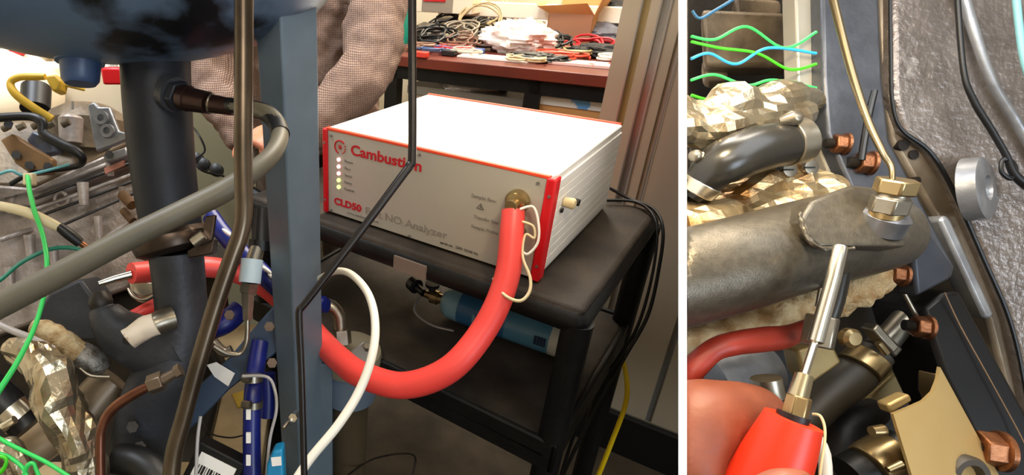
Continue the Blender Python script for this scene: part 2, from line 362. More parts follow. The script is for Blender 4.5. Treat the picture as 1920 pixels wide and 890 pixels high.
for u, z in ((.017, BH-.013), (BW-.024, BH-.013), (.21, BH-.011), (.017, .008), (.2, .007)):
    MB().cyl(T(u, -.0055, Zb+z), T(u, -.003, Zb+z), .0026, None, 10).obj('screw', M_alu, fp)
MB().lathe(T(.388, -.003, Zb+.125), -t2, [(0, .019), (.006, .019), (.008, .015), (.014, .015), (.015, .009), (.03, .009)]).obj('port_collar', M_brass, an)
MB().lathe(T(.398, -.003, Zb+.075), -t2, [(0, .011), (.008, .011), (.009, .007), (.016, .007)]).obj('port_connector', M_steel, an)
MB().lathe(T(BW, .062, Zb+.115), t1, [(0, .008), (.014, .009), (.017, .007)]).obj('side_knob', M_creamT, an)
MB().lathe(T(BW, .052, Zb+.104), t1, [(0, .004), (.003, .004)]).obj('side_port', M_blk, an)
MB().lathe(T(BW, .12, Zb+.096), t1, [(0, .006), (.008, .006), (.008, .004)]).obj('side_socket', M_blk, an)
def hose(name, pts, m, label, cat, seg=14, n=8, group=None, parent=None):
    o = MB().tube(pts, seg, n).obj(name, m, parent)
    return tag(o, label, cat, group) if label else o
hs = thing('sample_hose', 'thick red silicone sample hose hanging from the analyser front and passing behind the post', 'hose')
MB().tube([(962, 394, .855, 22), (960, 430, .852, 23), (950, 520, .85, 24.5), (912, 610, .85, 25.5), (845, 690, .85, 26.5), (760, 722, .88, 26), (680, 703, .93, 25.5), (640, 676, .99, 24.5), (605, 642, 1.06, 23.5), (560, 592, 1.10, 22), (500, 540, 1.10, 20), (440, 510, 1.09, 19.5), (380, 500, 1.07, 19.5), (300, 507, 1.02, 20), (246, 512, .98, 20)], 22, 8).obj('sleeve', M_hose, hs)
MB().tube([(247, 514, .98, 8), (215, 522, .97, 7), (186, 532, .96, 6)], 12, 2).obj('end_fitting', M_chrome, hs)
MB().tube([(968, 400, .856, 11), (985, 382, .86, 9), (996, 372, .865, 9)], 12, 4).obj('inlet_fitting', M_steel, hs)
hose('looped_tube', [(975, 392, .84, 2.6), (1000, 388, .835, 2.6), (1010, 420, .83, 2.6), (1008, 455, .83, 2.6), (990, 476, .835, 2.6), (978, 470, .84, 2.6)], M_whiteT, 'thin white tube looped beside the top of the red hose at the analyser port', 'tube')
hose('looped_tube', [(978, 415, .84, 2.4), (1000, 424, .835, 2.4), (1002, 446, .835, 2.4), (985, 440, .84, 2.4), (980, 480, .835, 2.6), (994, 520, .825, 3), (992, 548, .82, 3.3), (974, 564, .82, 3.3), (945, 552, .83, 3), (925, 522, .86, 2.8)], M_creamT, 'thin cream tube hanging in a loop behind the red hose below the analyser port', 'tube')
# ------------------------------------------------------------ gas cylinder on the lower shelf
gc = thing('gas_cylinder', 'small blue gas cylinder with brass valve lying on the lower trolley shelf', 'gas cylinder')
ca = BP(832, 562, ZL+.04); cb = BP(1046, 634, ZL+.04); ax = (cb-ca).normalized(); Lc = (cb-ca).length
MB().lathe(ca, ax, [(0, .02), (.008, .031), (.02, .036), (.05, .0372)]).obj('shoulder', M_cylL, gc)
MB().lathe(ca+ax*.045, ax, [(0, .0375), (Lc*.42, .0375)]).obj('label_band', M_cyl, gc)
MB().lathe(ca+ax*(.045+Lc*.42), ax, [(0, .0372), (Lc*.36, .0372)]).obj('body', mat('cylinder_mid', '#4d7d96', rough=.35), gc)
MB().lathe(ca+ax*(.045+Lc*.78), ax, [(0, .0374), (.04, .0374), (.046, .034), (.047, .028), (.04, .0)]).obj('base_ring', mat('ring_grey', '#b9b7ac', rough=.4), gc)
up = Vector((0, 0, 1)); fr_ = ax.cross(up)
for k in range(4): MB().box(ca+ax*(.085+k*.009)+fr_*.0376+Z*.004, ax*.003, fr_*.0006, Z*(.011-.002*(k % 2))).obj('label_mark', M_cylL, gc)
for k in range(4): MB().box(ca+ax*(.045+Lc*.68+k*.006)+fr_*.0374+Z*.004, ax*.0024, fr_*.0006, Z*.010).obj('label_mark', mat('navy_print', '#12233f'), gc)
v = MB().lathe(ca, -ax, [(0, .012), (.012, .012), (.013, .016), (.03, .016), (.031, .009), (.045, .009)]).obj('valve', M_brass, gc)
MB().lathe(ca-ax*.03+Z*.01, Z, [(0, .008), (.015, .008), (.016, .016), (.024, .016)]).obj('hand_wheel', M_blk, v)
MB().lathe(ca-ax*.05, -ax-fr_*.6, [(0, .009), (.03, .009), (.031, .018), (.05, .018)]).obj('regulator', M_blk, gc)
MB().sweep(smooth_path([tuple(ca-ax*.05+fr_*.02), tuple(ca-ax*.045+fr_*.05-Z*.02), tuple(ca+fr_*.06-Z*.032), tuple(ca+ax*.05+fr_*.05-Z*.034)], 6), [.003]*19, 8).obj('pigtail_tube', M_alu, gc)
# ------------------------------------------------------------ cables behind the trolley
hose('power_cable', [(1142, 352, 1.18, 3), (1180, 372, 1.17, 3), (1225, 392, 1.13, 3.2), (1243, 430, 1.1, 3.4), (1236, 500, 1.1, 3.6), (1215, 590, 1.12, 3.8), (1172, 668, 1.15, 4), (1120, 760, 1.2, 4), (1060, 880, 1.28, 4), (1030, 960, 1.38, 4)], M_blk, 'black power cable curving round the rear corner of the trolley', 'cable')
hose('signal_cable', [(1136, 375, 1.17, 3), (1190, 378, 1.16, 3), (1222, 400, 1.12, 3), (1232, 440, 1.1, 3), (1222, 520, 1.1, 3), (1196, 610, 1.13, 3.4), (1160, 670, 1.17, 3.4), (1090, 780, 1.24, 3.6), (1040, 930, 1.34, 3.6)], M_blk, 'thinner black signal cable running inside the power cable behind the trolley', 'cable')
hose('yellow_cable', [(1168, 672, 1.2, 4), (1176, 720, 1.2, 5), (1172, 760, 1.22, 5), (1150, 820, 1.26, 5), (1118, 900, 1.32, 5), (1090, 960, 1.36, 5)], M_yel2, 'bright yellow cable hanging against the beige wall beside the trolley', 'cable')
# ------------------------------------------------------------ bench and its clutter
bo = P(742, 100, 2.62); bz = .93
bu = lambda x, y, z=bz: None
bA, bB = BP(742, 104), BP(1140, 142)
bd = (bB-bA); bd.z = 0; bd.normalize(); bn = Vector((-bd.y, bd.x, 0))
def BV(x, y, v):          # point at bench depth v (parallel to the front edge) seen at pixel x, y
    d = P(x, y, 1)-Vector((0, 0, H)); o_ = Vector((0, 0, H)); t = (bA+bn*v-o_).dot(bn)/d.dot(bn); return o_+d*t
def B(u, v, z): return bA+bd*u+bn*v+Z*(z-bz)
LB = (bB-bA).length
def bbox(mb, u0, u1, v0, v1, z0, z1): return mb.box(B((u0+u1)/2, (v0+v1)/2, (z0+z1)/2), bd*(u1-u0)/2, bn*(v1-v0)/2, Z*(z1-z0)/2)
bt = thing('workbench', 'long bench with reddish wooden top and black frame against the cream wall', 'bench')
bbox(MB(), -1.0, LB+.5, 0, .75, bz-.045, bz).obj('worktop', M_wood, bt, bevel=.004)
bbox(MB(), -1.0, LB+.5, .02, .06, bz-.10, bz-.046).obj('front_rail', M_black, bt)
for u in (-.95, -.06, LB*.66, LB+.3): bbox(MB(), u, u+.06, .02, .08, 0, bz-.036).obj('leg', M_black, bt)
bbox(MB(), -1.0, LB+.5, .3, .7, .30, .33).obj('lower_shelf', M_black, bt)
bk = bbox(MB(), .06, LB*.65, .07, .6, .38, bz-.155).obj('storage_crate', mat('crate_grey', '#ddd5c0', rough=.6), bevel=.01)
tag(bk, 'pale grey crate on the shelf under the bench beside the cardboard carton', 'crate')
rimc = bbox(MB(), .04, LB*.65, .05, .62, bz-.165, bz-.13).obj('crate_rim', M_alu, bk)
bag = MB().ell(B(.32, .14, bz-.12), .14, .07, .03, fn=lambda q: 1+.25*noise.noise(q*3)).obj('plastic_bag', mat('bag_grey', '#b6b5b4', rough=.3)); tag(bag, 'crumpled pale plastic bag lying on the grey crate under the bench', 'bag')
cb2 = thing('cardboard_carton', 'closed cardboard carton with white and blue tape under the right end of the bench', 'carton')
bbox(MB(), LB*.72, LB+.25, .05, .5, .34, bz-.112).obj('box', M_card, cb2)
bbox(MB(), LB*.72, LB+.25, .045, .5, bz-.140, bz-.108).obj('packing_tape', mat('tape_white', '#d5cfc6', '#5e94c6', 8, .4, lo=.58, hi=.62), cb2)
# open cardboard box on bench
def BQ(x, y, z=bz): return BP(x, y, z)
cq = thing('open_cardboard_box', 'open cardboard box with raised flaps standing on the cluttered bench', 'box')
c0 = BP(1060, 90); cu, cv, ch = .30, .22, .22
def cbx(u0, u1, v0, v1, z0, z1, n, m=M_card):
    mb = MB().box(c0+bd*(u0+u1)/2+bn*(v0+v1)/2+Z*(z0+z1)/2, bd*(u1-u0)/2, bn*(v1-v0)/2, Z*(z1-z0)/2); return mb.obj(n, m, cq)
cbx(-.10, .10, 0, .004, 0, .15, 'side', M_cardD); cbx(-.10, .10, .176, .18, 0, .15, 'side'); cbx(-.10, -.096, 0, .18, 0, .15, 'side'); cbx(.096, .10, 0, .18, 0, .15, 'side'); cbx(-.10, .10, 0, .18, 0, .004, 'base')
MB().prism([c0-bd*.10+Z*.15, c0+bd*.10+Z*.15, c0+bd*.07+Z*.20-bn*.04, c0-bd*.15+Z*.18-bn*.04], bn*.003).obj('flap', M_card, cq)
MB().prism([c0+bd*.10+Z*.15, c0+bd*.10+bn*.18+Z*.15, c0+bd*.15+bn*.18+Z*.25, c0+bd*.13+Z*.25], bd*.003).obj('flap', M_card, cq)
MB().prism([c0-bd*.10+Z*.15+bn*.18, c0+bd*.10+bn*.18+Z*.15, c0+bd*.09+bn*.21+Z*.27, c0-bd*.08+bn*.21+Z*.27], bn*.003).obj('flap', M_card, cq)
MB().prism([c0-bd*.10+Z*.15, c0-bd*.10+bn*.18+Z*.15, c0-bd*.17+bn*.18+Z*.19, c0-bd*.17+Z*.19], bd*.003).obj('flap', M_card, cq)
def blob(x, y, rx, ry, rz, m, name, label, cat, amp=.3, fr=2.5, z=None, group=None, seed=0):
    c = BP(x, y); mb = MB().ell(c+Z*(rz*.8 if z is None else z), rx, ry, rz, (bd, bn, Z), 56, 36, fn=lambda q: 1+amp*noise.noise(q*fr+Vector((seed, x*.1, y*.1)))+amp*.5*noise.noise(q*fr*3+Vector((x, 0, seed))))
    o = mb.obj(name, m); return tag(o, label, cat, group)
def coil(x, y, r, n, rt, m, label, z=.01, tilt=0, wob=.2, name='cable_coil', cat='cable'):
    c = BP(x, y); pts = []; rnd = random.Random(x*7+y)
    ph = rnd.random()*6
    for i in range(n*18):
        a = i/18*2*math.pi; k = 1+wob*math.sin(a*1.37+ph)+wob*.5*math.sin(a*2.63+ph)
        h = z+rt+rt*1.6*(i/(18*n))*n*.5
        ln = Vector((math.cos(a)*r*k, math.sin(a)*r*k*.8, 0))
        ct, st = math.cos(tilt), math.sin(tilt)
        pts.append(c+bd*ln.x+bn*(ln.y*ct)+Z*(h+ (ln.y*st+r*st if tilt else 0)))
    o = MB().sweep(pts, [rt]*len(pts), 6).obj(name, m); return tag(o, label, cat, 'cables heaped on the bench')
M_bagw = mat('printed_plastic', '#efe6e0', '#dcb9ae', 9, .35, lo=.55, hi=.6)
blob(968, 98, .16, .1, .075, M_bagw, 'plastic_bag', 'white printed plastic bag heaped at the middle of the bench', 'bag', seed=3)
bbox(MB(), .28, .52, .0, .1, bz, bz+.004) if False else None
tag(MB().box(BP(928, 110)+Z*.004, bd*.15, bn*.05, Z*.003).obj('paper_sheet', M_paper), 'white sheet of paper hanging over the front edge of the bench', 'paper')
tag(MB().box(BP(1095, 122)+Z*.006, bd*.13, bn*.05, Z*.005).obj('leaflet', mat('leaflet_pink', '#e8c6bc', '#d84a48', 14, .6, lo=.6, hi=.65)), 'pink and white leaflet near the right front edge of the bench', 'leaflet')
blob(1130, 66, .17, .13, .07, mat('black_fabric', '#1d1a1a', rough=.8), 'folded_jacket', 'black folded fabric bag heaped behind the right end of the bench', 'bag', z=.13, seed=5)
blob(1112, 88, .18, .1, .06, mat('grey_fabric', '#7b7c86', '#4b4a50', 12, .6), 'grey_cloth', 'grey plastic bundle below the black bag on the bench', 'bundle', seed=6)
blob(1128, 108, .13, .06, .03, mat('black_fabric2', '#171515', rough=.7), 'cable_pouch', 'flat black pouch at the right end of the bench front', 'pouch', seed=8)
blob(1008, 115, .12, .05, .02, M_blk, 'black_glove', 'flat black glove by the white printed bag on the bench edge', 'glove', seed=9)
coil(892, 66, 0.143, 2, 0.0060, M_creamT, 'large upright coil of cream tubing standing on the bench', tilt=1.2, wob=.06)
coil(895, 80, 0.105, 3, 0.0045, mat('beige_cable', '#b9a27a', rough=.5), 'beige cable coil leaning inside the large cream coil', tilt=1.0, wob=.1)
coil(858, 82, 0.074, 5, 0.0053, mat('grey_cable', '#8a7f6f', rough=.5), 'tangled grey cable heap left of the cream coil', tilt=.5, wob=.4)
coil(845, 98, 0.062, 5, 0.0037, M_redtxt, 'tangled red cable pile near the middle front of the bench', wob=.4)
coil(815, 100, 0.062, 5, 0.0037, mat('blue_cable', '#4a5d86', rough=.5), 'tangled blue grey cable pile near the left front of the bench', wob=.45)
coil(812, 88, 0.074, 6, 0.0053, M_blk, 'tangled black cable heap at the left of the bench', tilt=.4, wob=.4)
coil(872, 104, 0.056, 4, 0.0045, mat('pale_cable', '#b7ab9a', rough=.5), 'small pale cable pile at the front of the bench beside the paper', wob=.4)
coil(930, 92, 0.087, 5, 0.0053, M_blk, 'black cable heap behind the white paper on the bench', tilt=.3, wob=.35)
coil(1050, 112, 0.074, 5, 0.0045, mat('orange_cable', '#c8452a', rough=.5), 'orange red cable tangle in front of the cardboard box', wob=.4)
coil(1075, 106, 0.068, 5, 0.0045, mat('khaki_cable', '#a3946a', rough=.5), 'khaki cable tangle in front of the cardboard box right side', wob=.4)
coil(1030, 100, 0.056, 5, 0.0060, M_blk, 'black cable bunch left of the cardboard box', tilt=.5, wob=.4)
coil(1150, 118, 0.050, 5, 0.0045, mat('white_cable', '#cfc9be', rough=.5), 'white cable bunch at the far right of the bench', wob=.4)
coil(790, 96, 0.050, 5, 0.0045, mat('brown_cable', '#7c5a48', rough=.5), 'brown cable pile by the ring binders', wob=.45)
blob(886, 58, .075, .07, .09, M_blk, 'headphones', 'black round device standing within the cream coil', 'device', amp=.15, seed=11)
blob(800, 78, .08, .06, .05, mat('grey_blob', '#5c554c', rough=.5), 'battery_charger', 'dark charger lying left on the bench among cables', 'charger', amp=.15, seed=13)
blob(845, 50, .09, .05, .07, mat('grey_adapter', '#a79c8c', rough=.6), 'power_adapter', 'grey power adapter propped behind the grey cable heap', 'adapter', amp=.12, seed=15)
blob(1000, 72, .07, .06, .06, M_paper, 'paper_roll', 'crumpled white paper ball between the bag and the cardboard box', 'paper', seed=19)
coil(838, 74, .08, 5, .005, M_blk, 'small black cable knot standing behind the red cables', tilt=.6, wob=.4)
coil(862, 94, .07, 4, .004, mat('brown_cable', ''), 'brown cable knot in front of the grey cable heap', tilt=.3, wob=.45)
coil(985, 118, .06, 4, .004, M_creamT, 'small cream cable loop in front of the white printed bag', wob=.4)
coil(1100, 100, .07, 4, .005, M_redtxt, 'small red cable loop by the black pouch', tilt=.3, wob=.4)
coil(920, 70, .09, 5, .005, mat('dark_grey_cable', '#3d3833', rough=.5), 'dark grey cable nest right of the cream coil', tilt=.5, wob=.4)
coil(955, 62, .08, 4, .005, M_blk, 'black cable nest behind the white printed bag', tilt=.6, wob=.35)
rnd = random.Random(4)
for i, (nm, cols) in enumerate((('red', '#d33a2a'), ('black', '#1b1919'), ('blue', '#3d5ea5'), ('pale grey', '#cbc4b8'), ('brown', '#6d4a33'), ('dark green', '#2c4a3a'))):
    x = 790+i*52; y = 108-i*3+(8 if i > 3 else 0)
    o = MB().box(BP(x, y)+Z*.013, (bd*.03).copy(), bn*.018, Z*.012).obj('plug', mat('plug_'+nm.replace(' ', '_'), cols, rough=.5), bevel=.004)
    tag(o, nm+' plug block lying among the cables along the bench front', 'plug', 'plug blocks on the bench')
# ring binders at bench left, seen beside the person's elbow
for i, (c, nm, wd) in enumerate((('#d8402c', 'red', .035), ('#d9b313', 'yellow', .05), ('#118a78', 'teal', .04))):
    c0_ = BP(722+i*13, 88)+bn*.02
    t = thing('ring_binder', nm+' ring binder standing upright at the left end of the bench', 'binder', 'ring binders on the bench')
    MB().box(c0_+Z*.16, bd*wd*.5, bn*.05, Z*.15).obj('cover', mat('binder_'+nm, c, rough=.5), t, bevel=.002)
    MB().box(c0_+Z*.2-bn*.051, bd*wd*.35, bn*.001, Z*.05).obj('spine_label', M_paper, t)
    MB().lathe(c0_+Z*.05-bn*.049, -bn, [(0, .008), (.003, .008)], 14).obj('finger_hole', M_alu, t)
# wall trunking and socket above the bench
sk = thing('wall_shelf_unit', 'cream wall cabinet with a grey open recess above the bench left side', 'cabinet')
q0 = BP(800, 60); 
MB().box(BV(815, 24, .62)+Z*.2+bn*.1, bd*.2, bn*.1, Z*.2).obj('body', mat('cabinet_cream', '#e9dfc8', rough=.7), sk, bevel=.003)
MB().box(BV(820, 10, .62)+Z*.005, bd*.085, bn*.004, Z*.035).obj('recess', mat('recess_grey', '#968a7c', rough=.7), sk)
MB().box(BV(815, -2, .615), bd*.06, bn*.006, Z*.012).obj('red_strip', M_redtxt, sk)
tr2 = tag(MB().box(BV(1020, 22, .76), bd*.55, bn*.02, Z*.035).obj('cable_trunking', mat('trunking', '#f2ecdc', rough=.5), bevel=.004), 'long white cable trunking along the wall above the bench', 'trunking')
# ------------------------------------------------------------ person in tweed jacket
def capsule(mb, pts, seg=14, n=5):      # pts (x,y,z,r)
    q = smooth_path([tuple(p) for p in pts], n); vs = [Vector(a[:3]) for a in q]; rs = [a[3] for a in q]
    mb.sweep(vs, rs, seg)
    for e in (0, -1): mb.ell(vs[e], rs[e]*.98, rs[e]*.98, rs[e]*.98, None, 12, 8)
def PX(x, y, d, r): p = P(x, y, d); return (p.x, p.y, p.z, r)
pr = thing('person', 'person in a brown checked tweed jacket standing behind the trolley with hands in front', 'person')
pc = P(585, 110, 1.66); PX0, PY0 = pc.x, pc.y
body = MB()
face_dir = Vector((.25, -.97, 0)).normalized(); side = Vector((.97, .25, 0)).normalized()
hc = Vector((PX0, PY0, 1.66))
body.ell(hc, .075, .095, .115, (side, face_dir, Z)); body.ell(hc+face_dir*.02-Z*.06, .055, .07, .06, (side, face_dir, Z))
body.ell(hc+face_dir*.098-Z*.01, .014, .02, .026, (side, face_dir, Z), 12, 8)
for s in (-1, 1): body.ell(hc+side*s*.077, .01, .02, .032, (side, face_dir, Z), 12, 8)
capsule(body, [(PX0, PY0, 1.36, .06), (PX0, PY0, 1.48, .052), (PX0, PY0, 1.6, .055)])
capsule(body, [(PX0, PY0, .95, .12), (PX0, PY0, 1.15, .12), (PX0, PY0, 1.33, .12)])
def hand(mb, wrist, fwd, upv, s=1, side_=1, curl=.5):
    fwd = fwd.normalized(); upv = (upv-fwd*upv.dot(fwd)).normalized(); sd = fwd.cross(upv)*side_
    for k in range(5): 
        mb.ell(wrist+fwd*(.02+.016*k)*s, .02*s, .038*s, .016*s, (fwd, sd, upv), 14, 8)
    for i, (off, ln) in enumerate(((.03, .07), (.011, .078), (-.009, .072), (-.028, .056))):
        b0 = wrist+fwd*.085*s+sd*off*s; d1 = (fwd-upv*curl*.5).normalized(); d2 = (fwd-upv*curl*1.5).normalized(); d3 = (fwd*.4-upv*curl*2).normalized()
        q1 = b0+d1*ln*.5*s; q2 = q1+d2*ln*.3*s; q3 = q2+d3*ln*.25*s
        capsule(mb, [(*b0, .0095*s), (*q1, .009*s), (*q2, .0082*s), (*q3, .0075*s)], 10, 4)
    tb = wrist+fwd*.03*s+sd*.035*s; q1 = tb+(fwd*.7+sd*.7-upv*.3).normalized()*.035*s; q2 = q1+(fwd-upv*.6).normalized()*.035*s
    capsule(mb, [(*tb, .014*s), (*q1, .011*s), (*q2, .0095*s)], 10, 4)
wr1 = P(462, 268, 1.33); hand(body, wr1, P(500, 240, 1.2)-wr1, Vector((-.3, -.3, 1)), 1.0)
wr2 = P(566, 248, 1.32); hand(body, wr2, P(530, 256, 1.24)-wr2, Vector((.3, -.3, 1)), 1.0, -1)
for s in (-1, 1):
    capsule(body, [(*(Vector((PX0, PY0, .9))+side*s*.09), .075), (*(Vector((PX0, PY0, .5))+side*s*.1), .055), (*(Vector((PX0, PY0, .12))+side*s*.1), .042)])
bo_ = remesh(body.obj('body', M_skin, pr), .006, 3)
hair = MB().ell(hc+Z*.03-face_dir*.015, .083, .1, .1, (side, face_dir, Z)); hair.obj('hair', mat('brown_hair', '#3b2a1e', rough=.8), pr)
for s in (-1, 1):
    ey = MB().ell(hc+face_dir*.083+side*s*.03+Z*.008, .013, .009, .009, (side, face_dir, Z), 12, 8).obj('eye', M_paper, pr)
MB().ell(hc+face_dir*.088-Z*.055, .022, .008, .006, (side, face_dir, Z), 12, 8).obj('mouth', mat('lips', '#a4574a', rough=.5), pr)
jk = MB()
def jb(z, a, b): return (z, a, b)
prof = [(.80, .2, .15), (.9, .215, .155), (1.0, .205, .15), (1.1, .2, .145), (1.2, .21, .14), (1.3, .215, .13), (1.38, .2, .11), (1.43, .12, .085), (1.46, .07, .065)]
vs, fs = [], []
for z, a, b in prof:
    for k in range(36):
        t_ = 2*math.pi*k/36; p = Vector((PX0, PY0, z))+side*a*math.cos(t_)+face_dir*b*math.sin(t_); vs.append(p)
for i in range(len(prof)-1):
    for k in range(36): l = (k+1) % 36; fs.append((i*36+k, i*36+l, (i+1)*36+l, (i+1)*36+k))
fs.append(tuple(range(36))[::-1]); fs.append(tuple((len(prof)-1)*36+k for k in range(36))); jk.add(vs, fs)
# sleeves: viewer's right arm, viewer's left arm
sR = Vector((PX0, PY0, 1.37))+side*.19; sL = Vector((PX0, PY0, 1.37))-side*.19
capsule(jk, [(*sR, .07), PX(706, -40, 1.5, .074), PX(703, 60, 1.42, .076), PX(690, 125, 1.38, .072), PX(650, 180, 1.35, .06), PX(612, 222, 1.33, .048), PX(572, 246, 1.325, .043)], 18, 6)
capsule(jk, [(*sL, .07), PX(440, -30, 1.5, .07), PX(420, 60, 1.45, .066), PX(398, 110, 1.42, .062), PX(402, 160, 1.40, .056), PX(425, 215, 1.37, .048), PX(450, 254, 1.35, .042)], 18, 6)
jo = remesh(jk.obj('jacket', M_tweed, pr), .008, 4)
for nm, sc_, st_ in (('folds', .10, .04), ('creases', .04, .014)):
    tx = bpy.data.textures.new('cloth_'+nm, 'CLOUDS'); tx.noise_scale = sc_
    dm = jo.modifiers.new(nm, 'DISPLACE'); dm.texture = tx; dm.strength = st_; dm.mid_level = .5; dm.texture_coords = 'GLOBAL'
trs = MB()
for s in (-1, 1):
    capsule(trs, [(*(Vector((PX0, PY0, .86))+side*s*.09), .105), (*(Vector((PX0, PY0, .5))+side*s*.1), .08), (*(Vector((PX0, PY0, .1))+side*s*.1), .06)], 16)
trs.obj('trousers', M_trous, pr)
for s in (-1, 1): MB().ell(Vector((PX0, PY0, .045))+side*s*.1+face_dir*.06, .05, .13, .045, (side, face_dir, Z)).obj('shoe', M_blk, pr)
# beige cabinet behind the person's left arm
cbn = thing('equipment_cabinet', 'pale khaki equipment cabinet behind the exhaust pipe and the tweed sleeve', 'cabinet')
kc = P(395, 330, 1.75)
MB().box((kc.x+.0, kc.y+.28, .55), Vector((.13, 0, 0)), Vector((0, .2, 0)), Vector((0, 0, .55))).obj('body', mat('khaki_paint', '#a19a7c', rough=.6), cbn, bevel=.005)
for i, x in enumerate((372, 384, 408)):
    MB().lathe(P(x, 300+i*10, 1.74), -VIEW, [(0, .02), (.03, .02), (.035, .012)]).obj('knob', M_blk, cbn)
hose('thin_cable', [(352, 228, 1.5, 2), (372, 252, 1.45, 2), (384, 282, 1.45, 2), (366, 300, 1.45, 2), (380, 320, 1.45, 2), (420, 330, 1.5, 2)], M_blk, 'thin black cable curling in front of the khaki cabinet', 'cable')
# ------------------------------------------------------------ blue-grey post and black rod
pp = P(548, 445, .88); po = thing('support_post', 'tall blue grey square steel post between the exhaust pipe and the analyser', 'post')
ang = math.radians(40); q1 = Vector((math.cos(ang), math.sin(ang), 0)); q2 = Vector((-math.sin(ang), math.cos(ang), 0)); hs_ = .031
MB().box((pp.x, pp.y+.043, 1.22), q1*hs_, q2*hs_, Z*1.20).obj('tube', M_steelblue, po, bevel=.003)
MB().box((pp.x, pp.y+.043, .01), q1*.07, q2*.07, Z*.01).obj('foot_plate', M_steelblue, po)
MB().tube([(531, 803, .85, 3.4), (543, 788, .87, 3.6), (556, 776, .90, 3.6)], 8, 2).obj('bolt', M_chrome, po)
MB().hexa(P(549, 783, .875), P(556, 776, .90), .007).obj('nut', M_chrome, po)
rod = tag(MB().tube([(773, -40, .56, 8), (773, 100, .56, 8), (773, 285, .56, 8), (768, 310, .56, 8), (750, 335, .56, 8), (660, 455, .56, 7.5), (575, 565, .56, 7), (562, 580, .56, 7), (561, 605, .56, 7), (566, 720, .56, 6.5), (572, 960, .56, 6.5)], 12, 6).obj('bent_rod', M_blkm), 'slim black steel rod with two bends in front of the analyser and post', 'rod')
tag(MB().tube([(457, -60, .5, 19), (457, 100, .5, 18.5), (456, 300, .5, 18), (457, 395, .5, 17.5), (450, 440, .5, 17), (434, 485, .5, 17), (405, 570, .5, 17), (372, 680, .5, 16.5), (345, 780, .5, 16.5), (326, 850, .5, 17), (318, 930, .5, 18)], 18, 6).obj('steel_pipe', M_brown), 'brown tinted bare steel pipe bending down and left in front of everything', 'pipe')
# ------------------------------------------------------------ tank and exhaust pipe
tk = thing('silencer_tank', 'dark blue grey painted tank with black soot marks at the top left', 'tank')
tc_ = P(205, -72, .76)
MB().ell(tc_, .315, .19, .127, (RT, VIEW, UPV), 64, 40).obj('shell', M_tank, tk)
MB().tube([(150, 90, .80, 52), (150, 118, .80, 48)], 28, 0).obj('drain_boss', M_tank, tk)
MB().tube([(151, 114, .80, 41), (151, 150, .80, 37), (151, 158, .80, 30)], 28, 0).obj('drain_plug', mat('drain_blue', '#34496a', rough=.4), tk)
ex = thing('exhaust_pipe', 'thick dark grey vertical exhaust pipe descending from the tank with a band clamp', 'pipe')
MB().tube([(290, 70, .84, 68), (296, 200, .85, 66), (308, 330, .86, 62), (325, 445, .87, 58)], 40, 6).obj('upper_pipe', M_pipe, ex)
MB().tube([(330, 470, .87, 53), (337, 540, .88, 51), (340, 610, .89, 52), (318, 690, .9, 60), (285, 760, .92, 62), (262, 850, .93, 56), (255, 940, .94, 54)], 40, 6).obj('lower_pipe', M_pipe2, ex)
MB().tube([(345, 640, .89, 52), (300, 655, .895, 56), (230, 625, .9, 48), (198, 590, .9, 34), (190, 575, .9, 22)], 28, 6).obj('branch', M_pipe2, ex)
MB().tube([(191, 580, .9, 20), (189, 566, .9, 24), (188, 556, .9, 20), (187, 545, .9, 12)], 20, 3).obj('branch_nut', M_dark, ex)
cl = MB().tube([(320, 432, .868, 64), (322, 440, .868, 76), (324, 452, .868, 78), (328, 466, .868, 74), (330, 474, .868, 60)], 40, 0).obj('band_clamp', M_clamp, ex, bevel=.001)
MB().plate([(375, 455), (402, 448), (398, 476), (352, 484), (350, 470)], .03, .82).obj('clamp_lug', M_clamp, cl, bevel=.002)
MB().plate([(385, 405), (404, 402), (398, 450), (372, 462), (380, 435)], .012, .81).obj('clamp_lug', M_clamp, cl, bevel=.002)
MB().cyl(P(362, 455, .8), P(382, 440, .8), .008, None, 12).obj('clamp_bolt', M_chrome, cl)
MB().tube([(330, 440, .79, 3), (270, 448, .79, 3)], 8, 0).obj('clamp_wire', M_clamp, cl) if False else None
sb = thing('oxygen_sensor', 'dark threaded sensor screwed into a hexagonal boss on the upper exhaust pipe', 'sensor')
MB().tube([(330, 178, .79, 30), (342, 182, .782, 30)], 6, 0).obj('hex_boss', M_pipe, sb, bevel=.002)
MB().tube([(318, 172, .8, 33), (330, 178, .79, 33)], 24, 0).obj('weld_ring', M_pipe2, sb)
MB().tube([(342, 182, .78, 24), (354, 185, .775, 25), (356, 186, .775, 23), (392, 193, .76, 21)], 24, 0).obj('body', mat('sensor_brown', '#3a2823', rough=.3, metal=.7), sb)
MB().tube([(392, 193, .76, 19), (396, 194, .76, 19)], 24, 0).obj('gasket_ring', M_steel, sb)
MB().tube([(396, 194, .76, 18), (420, 198, .75, 17), (440, 201, .745, 16)], 24, 0).obj('shroud', mat('sensor_brown', ''), sb)
rh = thing('rubber_hose', 'long olive grey rubber hose looping round the post and crossing the engine diagonally', 'hose')
MB().tube([(430, 197, .745, 14.5), (470, 203, .722, 16), (500, 212, .702, 17), (519, 232, .682, 17.5), (526, 252, .658, 18)], 18, 8).obj('black_section', M_blk, rh)  # wider outer tube makes the first stretch of the hose black
hose('outer_tube', [(436, 198, .74, 13), (470, 203, .72, 15), (500, 212, .70, 16), (520, 232, .68, 16), (524, 260, .65, 17), (508, 292, .62, 18), (470, 325, .60, 20), (420, 358, .59, 22), (340, 398, .58, 22.5), (240, 447, .57, 23), (120, 510, .56, 24), (0, 572, .55, 25), (-80, 612, .545, 26)], M_olive, None, None, 20, parent=rh)
